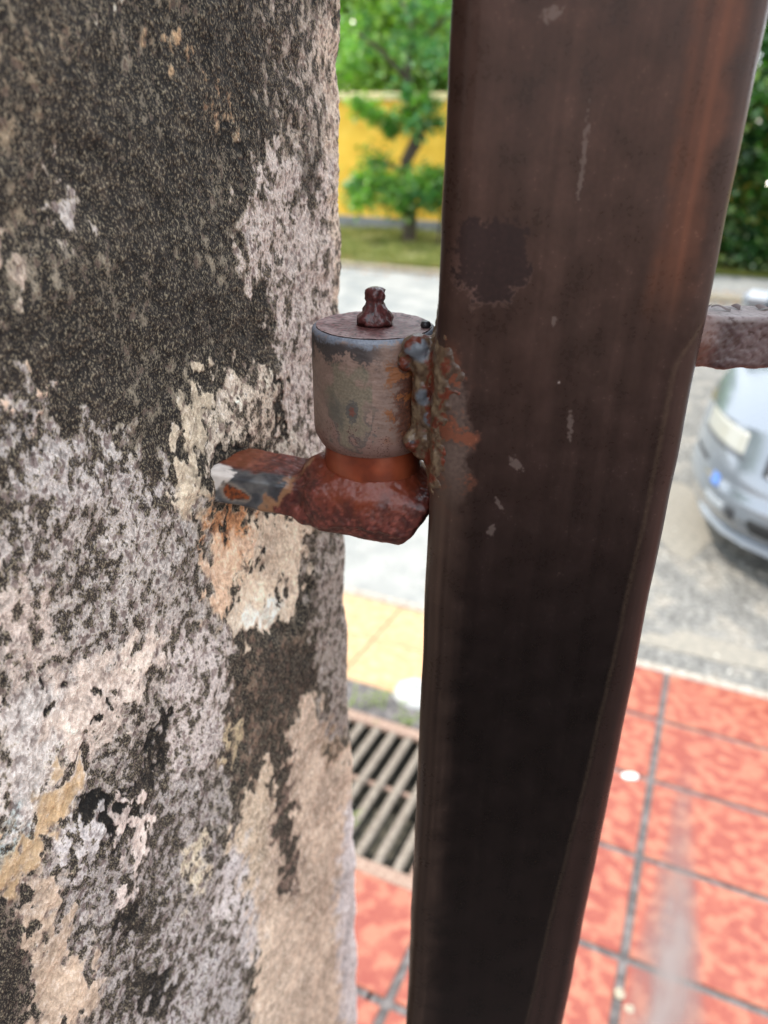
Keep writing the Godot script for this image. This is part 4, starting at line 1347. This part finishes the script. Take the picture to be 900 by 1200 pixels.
# ---------------------------------------------------------------- drain
func build_drain() -> void:
	# trough below the grate, part of the setting
	var dark := rough_surface(181, [[0.2, 52, 52, 46], [0.6, 78, 76, 68], [0.9, 104, 98, 84]], 0.6)
	var st := begin()
	box_into(st, Vector3(-2.0, -0.42, -0.267), Vector3(3.2, 0.04, 0.70))
	box_into(st, Vector3(-2.0, -0.22, 0.075), Vector3(3.2, 0.38, 0.03))
	box_into(st, Vector3(-2.0, -0.22, -0.612), Vector3(3.2, 0.38, 0.03))
	box_into(st, Vector3(-0.422, -0.22, -0.267), Vector3(0.03, 0.38, 0.65))
	var tr := put("drain_trough", st.commit(), dark)
	tr.transform = ramp()
	tag(tr, "", "", "", "structure")
	var iron := rough_surface(183, [[0.25, 104, 92, 80], [0.5, 132, 121, 108], [0.8, 152, 142, 130]], 0.3, 0.03, 0.6)
	var g := Node3D.new()
	g.name = numbered("drain_grate")
	add_child(g)
	g.transform = ramp() * Transform3D(Basis.IDENTITY, Vector3(-0.46, 0, 0))
	tag(g, "rusty steel bar grate over the drain between pillar and post", "drain grate")
	var edge := rough_surface(185, [[0.25, 128, 100, 86], [0.5, 154, 128, 112], [0.8, 174, 152, 136]], 0.25, 0.03, 0.7)
	put("frame", box(Vector3(2.9, 0.02, 0.045), 0.003, Vector3(-1.42, -0.002, 0.028)), edge, g)
	put("frame", box(Vector3(2.9, 0.02, 0.045), 0.003, Vector3(-1.42, -0.002, -0.565)), edge, g)
	put("frame", box(Vector3(0.04, 0.02, 0.55), 0.003, Vector3(0.012, -0.003, -0.2685)), edge, g)
	var bar := box(Vector3(0.026, 0.016, 0.546), 0.005)
	for k in 48:
		put("bar", bar, iron, g, Vector3(-0.045 - 0.0585 * k, -0.002, -0.2685))
	put("cross_bar", box(Vector3(2.85, 0.012, 0.018), 0.003, Vector3(-1.425, -0.019, -0.30)), edge, g)
	# weeds along the drain
	var spots := [[-0.88, 0.648, 0.10, "tuft of green weeds at the left of the drain grate's street edge"], [-0.70, 0.63, 0.08, "weeds beside the post at the drain grate's street edge"], [-0.72, 0.07, 0.05, "small weed growing up between the grate bars on the house side"]]
	for q in spots:
		var t := ramp() * Vector3(q[0], 0, -q[1])
		var o := thing("weed", q[3], "weed", t)
		var st2 := begin()
		for k in 20:
			var a := rng.randf() * TAU
			var l: float = q[2] * rng.randf_range(0.4, 1.1)
			var d := Vector3(cos(a), 0, sin(a))
			var root := Vector3(rng.randfn() * q[2] * 0.6, 0, rng.randfn() * 0.014)
			var side := d.cross(Vector3.UP) * 0.0032
			var mid := root + d * l * 0.35 + Vector3(0, l * 0.5, 0)
			var tip := root + d * l * 0.9 + Vector3(0, l * 0.55, 0)
			quad(st2, root - side, root + side, mid + side, mid - side, Vector3.UP)
			quad(st2, mid - side, mid + side, tip, tip, Vector3.UP)
		var m := mat(112, 126, 66, 0.5)
		m.backlight_enabled = true
		m.backlight = Color(0.3, 0.4, 0.1)
		put("blades", st2.commit(), m, o).set_meta("kind", "stuff")

# ---------------------------------------------------------------- car
func car_half_width(z: float) -> float:      # z: metres behind the nose
	return 0.86 - 0.36 * pow(maxf(0.0, 1.0 - z / 0.62), 2.2) - 0.10 * smoothstep(3.6, 4.3, z)

func car_top(z: float) -> float:
	return lerpf(0.62, 0.98, pow(clampf(z / 1.25, 0.0, 1.0), 0.62)) if z < 1.25 else lerpf(0.98, 1.02, smoothstep(1.25, 3.4, z)) - 0.1 * smoothstep(3.9, 4.35, z)

func car_point(z: float, t: float) -> Vector3:
	# t runs from the sill (-1, left as one faces the nose) over the top to the other sill (1)
	var w := car_half_width(z)
	var top := car_top(z)
	var low := 0.22 + 0.02 * smoothstep(0.0, 0.6, z)
	var a := absf(t)
	var x := 0.0
	var y := top
	if a < 0.5:                                       # bonnet, slightly domed
		x = w * 0.86 * a / 0.5
		y = top - 0.05 * pow(a / 0.5, 2.5)
	elif a < 0.62:
		var k := (a - 0.5) / 0.12
		x = w * (0.86 + 0.14 * sin(k * PI / 2))
		y = top - 0.05 - 0.10 * (1.0 - cos(k * PI / 2))
	else:
		var k := (a - 0.62) / 0.38
		x = w * (1.0 + 0.012 * sin(k * PI) - 0.05 * k * k)
		y = lerpf(top - 0.15, low, k)
	# the nose is rounded from above: lower parts reach farther forward
	var reach := 0.10 * smoothstep(0.75, 0.42, y) * (1.0 - smoothstep(0.0, 0.8, z)) - 0.05 * smoothstep(0.34, 0.22, y) * (1.0 - smoothstep(0.0, 0.8, z))
	return Vector3(x * signf(t) if t != 0.0 else 0.0, y, -(z - reach))

func car_patch(z0: float, z1: float, t0: float, t1: float, lift: float, n := 10) -> ArrayMesh:
	var v := PackedVector3Array()
	for j in n + 1:
		for i in n + 1:
			var z := lerpf(z0, z1, j / float(n))
			var t := lerpf(t0, t1, i / float(n))
			var p := car_point(z, t)
			var c := Vector3(0, 0.55, -(z + 0.9))
			v.append(p + (p - c).normalized() * lift * (1.0 if i > 0 and j > 0 and i < n and j < n else 0.0))
	return grid(v, n + 1, n + 1, true)

func nose_patch(x0: float, x1: float, y0: float, y1: float, lift: float, n := 12) -> ArrayMesh:
	# a piece of the front, by width and height: lies on the rounded end cap
	var v := PackedVector3Array()
	for j in n + 1:
		for i in n + 1:
			var p := nose_point(lerpf(x0, x1, i / float(n)), lerpf(y0, y1, j / float(n)))
			v.append(p + Vector3(0, 0, lift * (1.0 if i > 0 and j > 0 and i < n and j < n else -0.5)))
	return grid(v, n + 1, n + 1, false)

func nose_point(x: float, y: float) -> Vector3:
	# how far back the body begins at this width and height
	var a := clampf(absf(x) / 0.86, 0.0, 1.0)
	var z := 0.60 * pow(a, 3.2) + 0.16 * smoothstep(0.45, 0.80, y) * (1.0 - 0.4 * a) + 0.05 * smoothstep(0.34, 0.2, y) - 0.03 * smoothstep(0.46, 0.42, y) * smoothstep(0.28, 0.34, y)
	return Vector3(x, y, -z)

func build_car() -> void:
	var o := thing("parked_car", "silver car with a rounded nose parked on the road beyond the red tiles", "car", Vector3(1.97, ROAD, -2.90), deg_to_rad(-40.0))
	var silver := mat(120, 127, 135, 0.22, 0.6)
	silver.metallic = 0.55
	silver.clearcoat_enabled = true
	silver.clearcoat = 0.9
	silver.clearcoat_roughness = 0.04
	# nose: a surface over width and height; behind it bonnet, wings and flanks
	var n := 28
	var v := PackedVector3Array()
	for j in n + 1:
		for i in 41:
			var x := lerpf(-0.86, 0.86, i / 40.0)
			v.append(nose_point(x, lerpf(0.20, 0.74 - 0.05 * pow(absf(x) / 0.86, 2.0), j / float(n))))
	var body := put("bumper", grid(v, 41, n + 1, false), silver, o)
	v = PackedVector3Array()
	for j in 31:                                     # bonnet
		var k := j / 30.0
		for i in 41:
			var x := lerpf(-0.86, 0.86, i / 40.0)
			var f := nose_point(x, 0.74 - 0.05 * pow(absf(x) / 0.86, 2.0))
			var b := Vector3(x * 0.98, 0.94 - 0.09 * pow(absf(x) / 0.86, 2.5), -1.32 + 0.12 * (1.0 - pow(absf(x) / 0.86, 2.0)) * -1.0)
			var p := f.lerp(b, k)
			p.y += 0.10 * sin(k * PI * 0.5) * (1.0 - k) * 1.6
			v.append(p)
	put("bonnet", grid(v, 41, 31, false), silver, o)
	for s: float in [-1.0, 1.0]:                     # flanks with the wheel arches cut high
		v = PackedVector3Array()
		for j in 60:
			var z := -0.605 - 3.7 * j / 59.0
			var kk := clampf((-z - 0.67) / 0.65, 0.0, 1.0)
			var y_top := lerpf(0.69, 0.85, kk) + 0.16 * sin(kk * PI / 2) * (1.0 - kk) + 0.06 * smoothstep(1.32, 1.7, -z)
			if z > -0.67: y_top = lerpf(0.46, 0.69, (-z - 0.605) / 0.065)
			for i in 13:
				var k := i / 12.0
				var low := 0.2
				for wz in [-1.06, -3.45]:
					var q := 1.0 - pow((z - wz) / 0.35, 2.0)
					if q > 0.0: low = maxf(low, 0.30 + 0.37 * sqrt(q))
				var y := lerpf(low, y_top, k)
				v.append(Vector3(s * (0.86 + 0.02 * sin(k * PI) - 0.04 * smoothstep(0.5, 0.2, y) - 0.02 * k), y, z))
		var flank := put("flank", grid(v, 13, 60, s < 0.0), silver, o)
		var arch := StandardMaterial3D.new()
		put("wheel_well", box(Vector3(0.2, 0.5, 3.0), 0.0, Vector3(s * 0.66, 0.42, -2.32)), mat(18, 18, 20, 0.9), o)
		for wz in [-1.06, -3.45]:
			var w := put("wheel", wheel_mesh(0.315, 0.2), mat(24, 24, 26, 0.8), o, Vector3(s * 0.77, 0.315, wz))
			put("rim", lathe([[0.0, 0.02], [0.05, 0.03], [0.07, 0.015], [0.17, 0.02], [0.2, 0.035], [0.21, 0.0]], 24), mat(170, 174, 178, 0.3), w, Vector3(s * 0.09, 0, 0)).rotation.z = -s * PI / 2
			w.name = "wheel"
		# lamp cluster, fog lamp, mirror
		var lens := mat(150, 150, 140, 0.15)
		lens.clearcoat_enabled = true
		var lamp := put("headlight", nose_patch(s * 0.50, s * 0.80, 0.60, 0.70, 0.012), lens, o)
		put("lamp_surround", nose_patch(s * 0.48, s * 0.82, 0.585, 0.598, 0.006), mat(60, 62, 66, 0.3), lamp)
		put("fog_lamp", nose_patch(s * 0.52, s * 0.66, 0.30, 0.37, 0.01), mat(140, 146, 150, 0.15), o)
		put("fog_recess", nose_patch(s * 0.46, s * 0.515, 0.29, 0.38, 0.006), mat(46, 48, 52, 0.5), o)
		put("bumper_slot", nose_patch(s * 0.70, s * 0.835, 0.47, 0.50, 0.004), mat(44, 46, 50, 0.6), o)
		var mir := begin()
		box_into(mir, Vector3(s * 0.97, 1.03, -1.62), Vector3(0.2, 0.13, 0.11), 0.045)
		box_into(mir, Vector3(s * 0.87, 0.98, -1.62), Vector3(0.08, 0.03, 0.05), 0.01)
		put("side_mirror", mir.commit(), silver, o)
	put("grille", nose_patch(-0.42, 0.42, 0.55, 0.66, 0.008), mat(30, 32, 36, 0.4), o)
	for k in 3:
		put("grille_bar", nose_patch(-0.40, 0.40, 0.565 + 0.03 * k, 0.577 + 0.03 * k, 0.018), mat(190, 194, 198, 0.15), o)
	put("air_intake", nose_patch(-0.42, 0.42, 0.27, 0.37, 0.006), mat(26, 28, 30, 0.6), o)
	put("number_plate", box(Vector3(0.46, 0.11, 0.012), 0.004, Vector3(0, 0.46, 0.02)), mat(20, 20, 22, 0.4), o)
	put("blue_spot", nose_patch(-0.64, -0.585, 0.42, 0.47, 0.012, 8), mat(70, 112, 180, 0.3), o)  # small blue spot on the bumper
	put("lip", nose_patch(-0.80, 0.80, 0.185, 0.225, 0.02), mat(150, 158, 166, 0.25, 0.6), o)
	# cabin
	var glass := mat(38, 48, 54, 0.05)
	glass.metallic_specular = 0.8
	v = PackedVector3Array()
	var outline := [[-1.34, 0.80, 0.99], [-1.75, 0.74, 1.22], [-2.15, 0.66, 1.42], [-2.7, 0.64, 1.47], [-3.3, 0.63, 1.44], [-3.7, 0.66, 1.26], [-4.05, 0.72, 1.0]]
	for q in outline:
		for i in 25:
			var t := i / 12.0 - 1.0
			var a := absf(t)
			var x: float = q[1] * minf(1.0, a * 1.5) + (0.16 * maxf(0.0, a - 0.667) * 3.0 * (0.82 - q[1]) / 0.2)
			var y: float = lerpf(q[2], 0.95, maxf(0.0, a - 0.667) * 3.0) if a > 0.667 else q[2] - 0.03 * pow(a * 1.5, 3.0)
			v.append(Vector3(x * signf(t), y, q[0]))
	var cab := put("cabin_glass", grid(v, 25, outline.size(), true), glass, o)
	v = PackedVector3Array()
	for q in outline.slice(2, 5):
		for i in 17:
			var t := i / 8.0 - 1.0
			v.append(Vector3(q[1] * t * 1.01, q[2] + 0.012 - 0.03 * pow(absf(t), 3.0), q[0]))
	put("roof", grid(v, 17, 3, true), silver, cab)
	put("boot", box(Vector3(1.6, 0.12, 0.42), 0.05, Vector3(0, 0.92, -4.12)), silver, o)
	put("underside", box(Vector3(1.5, 0.2, 3.6), 0.02, Vector3(0, 0.3, -2.3)), mat(20, 20, 22, 0.9), o)
	put("rear_bumper", box(Vector3(1.68, 0.62, 0.16), 0.06, Vector3(0, 0.55, -4.3)), silver, o)

func wheel_mesh(r: float, w: float) -> ArrayMesh:
	var m := lathe([[r * 0.62, -w / 2], [r * 0.9, -w / 2], [r, -w / 2 + 0.03], [r, w / 2 - 0.03], [r * 0.9, w / 2], [r * 0.62, w / 2]], 32)
	var st := begin()
	st.append_from(m, 0, Transform3D(Basis(Vector3(0, 0, 1), PI / 2), Vector3.ZERO))
	return st.commit()

# ---------------------------------------------------------------- small things
func build_small_things() -> void:
	# fragment of white shell or paper on the tile
	var p := ramp() * Vector3(0.026, 0.006, -0.683)
	var o := put("paper_scrap", lathe([[0.0, 0.0], [0.016, 0.001], [0.02, 0.003], [0.014, 0.006], [0.0, 0.007]], 14, 0.25, 191), mat(245, 236, 232, 0.7), null, p)
	o.scale = Vector3(1.5, 1.0, 0.8)
	tag(o, "small white paper scrap lying on a red tile beside the post", "paper scrap")
	p = ramp() * Vector3(0.093, 0.001, 0.105)
	for k in 2:
		var q := put("crumb", lathe([[0.0, 0.0], [0.012, 0.001], [0.014, 0.004], [0.008, 0.009], [0.0, 0.01]], 12, 0.35, 193 + k), mat(170, 160, 140, 0.8), null, p + Vector3(0.012 * k, 0, 0.035 * k))
		tag(q, ["pale crumb of mortar in the long grout line, the farther of two", "pale crumb of mortar in the long grout line, the nearer of two"][k], "crumb", "crumbs of mortar in the grout")
	# rounded white stone at the corner of the sand coloured tiles
	p = ramp() * Vector3(-0.75, -0.02, -0.785)
	# grey streak of dried mud across the tiles
	var v := PackedVector3Array()
	var col := PackedColorArray()
	var ragged := noise(195, 5.0, 4)
	for j in 90:
		var l := lerpf(0.95, -0.75, j / 89.0)
		var mid := 0.192 + 0.010 * ragged.get_noise_2d(l, 3.0)
		var wide := lerpf(0.035, 0.10, smoothstep(0.7, -0.3, l))
		for i in 25:
			var k := i / 12.0 - 1.0
			var uu := mid + k * wide
			v.append(Vector3(uu, 0.0062, -l))
			var a := (1.0 - k * k) * smoothstep(0.95, 0.2, l) * smoothstep(-0.75, -0.6, l) * clampf(0.75 + 0.5 * ragged.get_noise_2d(uu * 1.5, l * 0.5), 0.0, 1.0)
			col.append(Color(0.24, 0.20, 0.19, a * 0.8))
	var mud := vmat(0.9)
	mud.transparency = BaseMaterial3D.TRANSPARENCY_ALPHA
	var streak := put("mud_streak", grid(v, 25, 90, false, PackedVector2Array(), col), mud)
	streak.transform = ramp()
	tag(streak, "grey streak of dried mud running over the red tiles", "mud", "", "stuff")
	var s := put("stone", lathe([[0.0, 0.0], [0.075, 0.0], [0.085, 0.02], [0.07, 0.045], [0.035, 0.058], [0.0, 0.06]], 24, 0.08, 197), rough_surface(198, [[0.2, 170, 172, 170], [0.8, 200, 200, 196]], 0.2), null, p)
	tag(s, "rounded white stone by the drain between pillar and post", "stone")
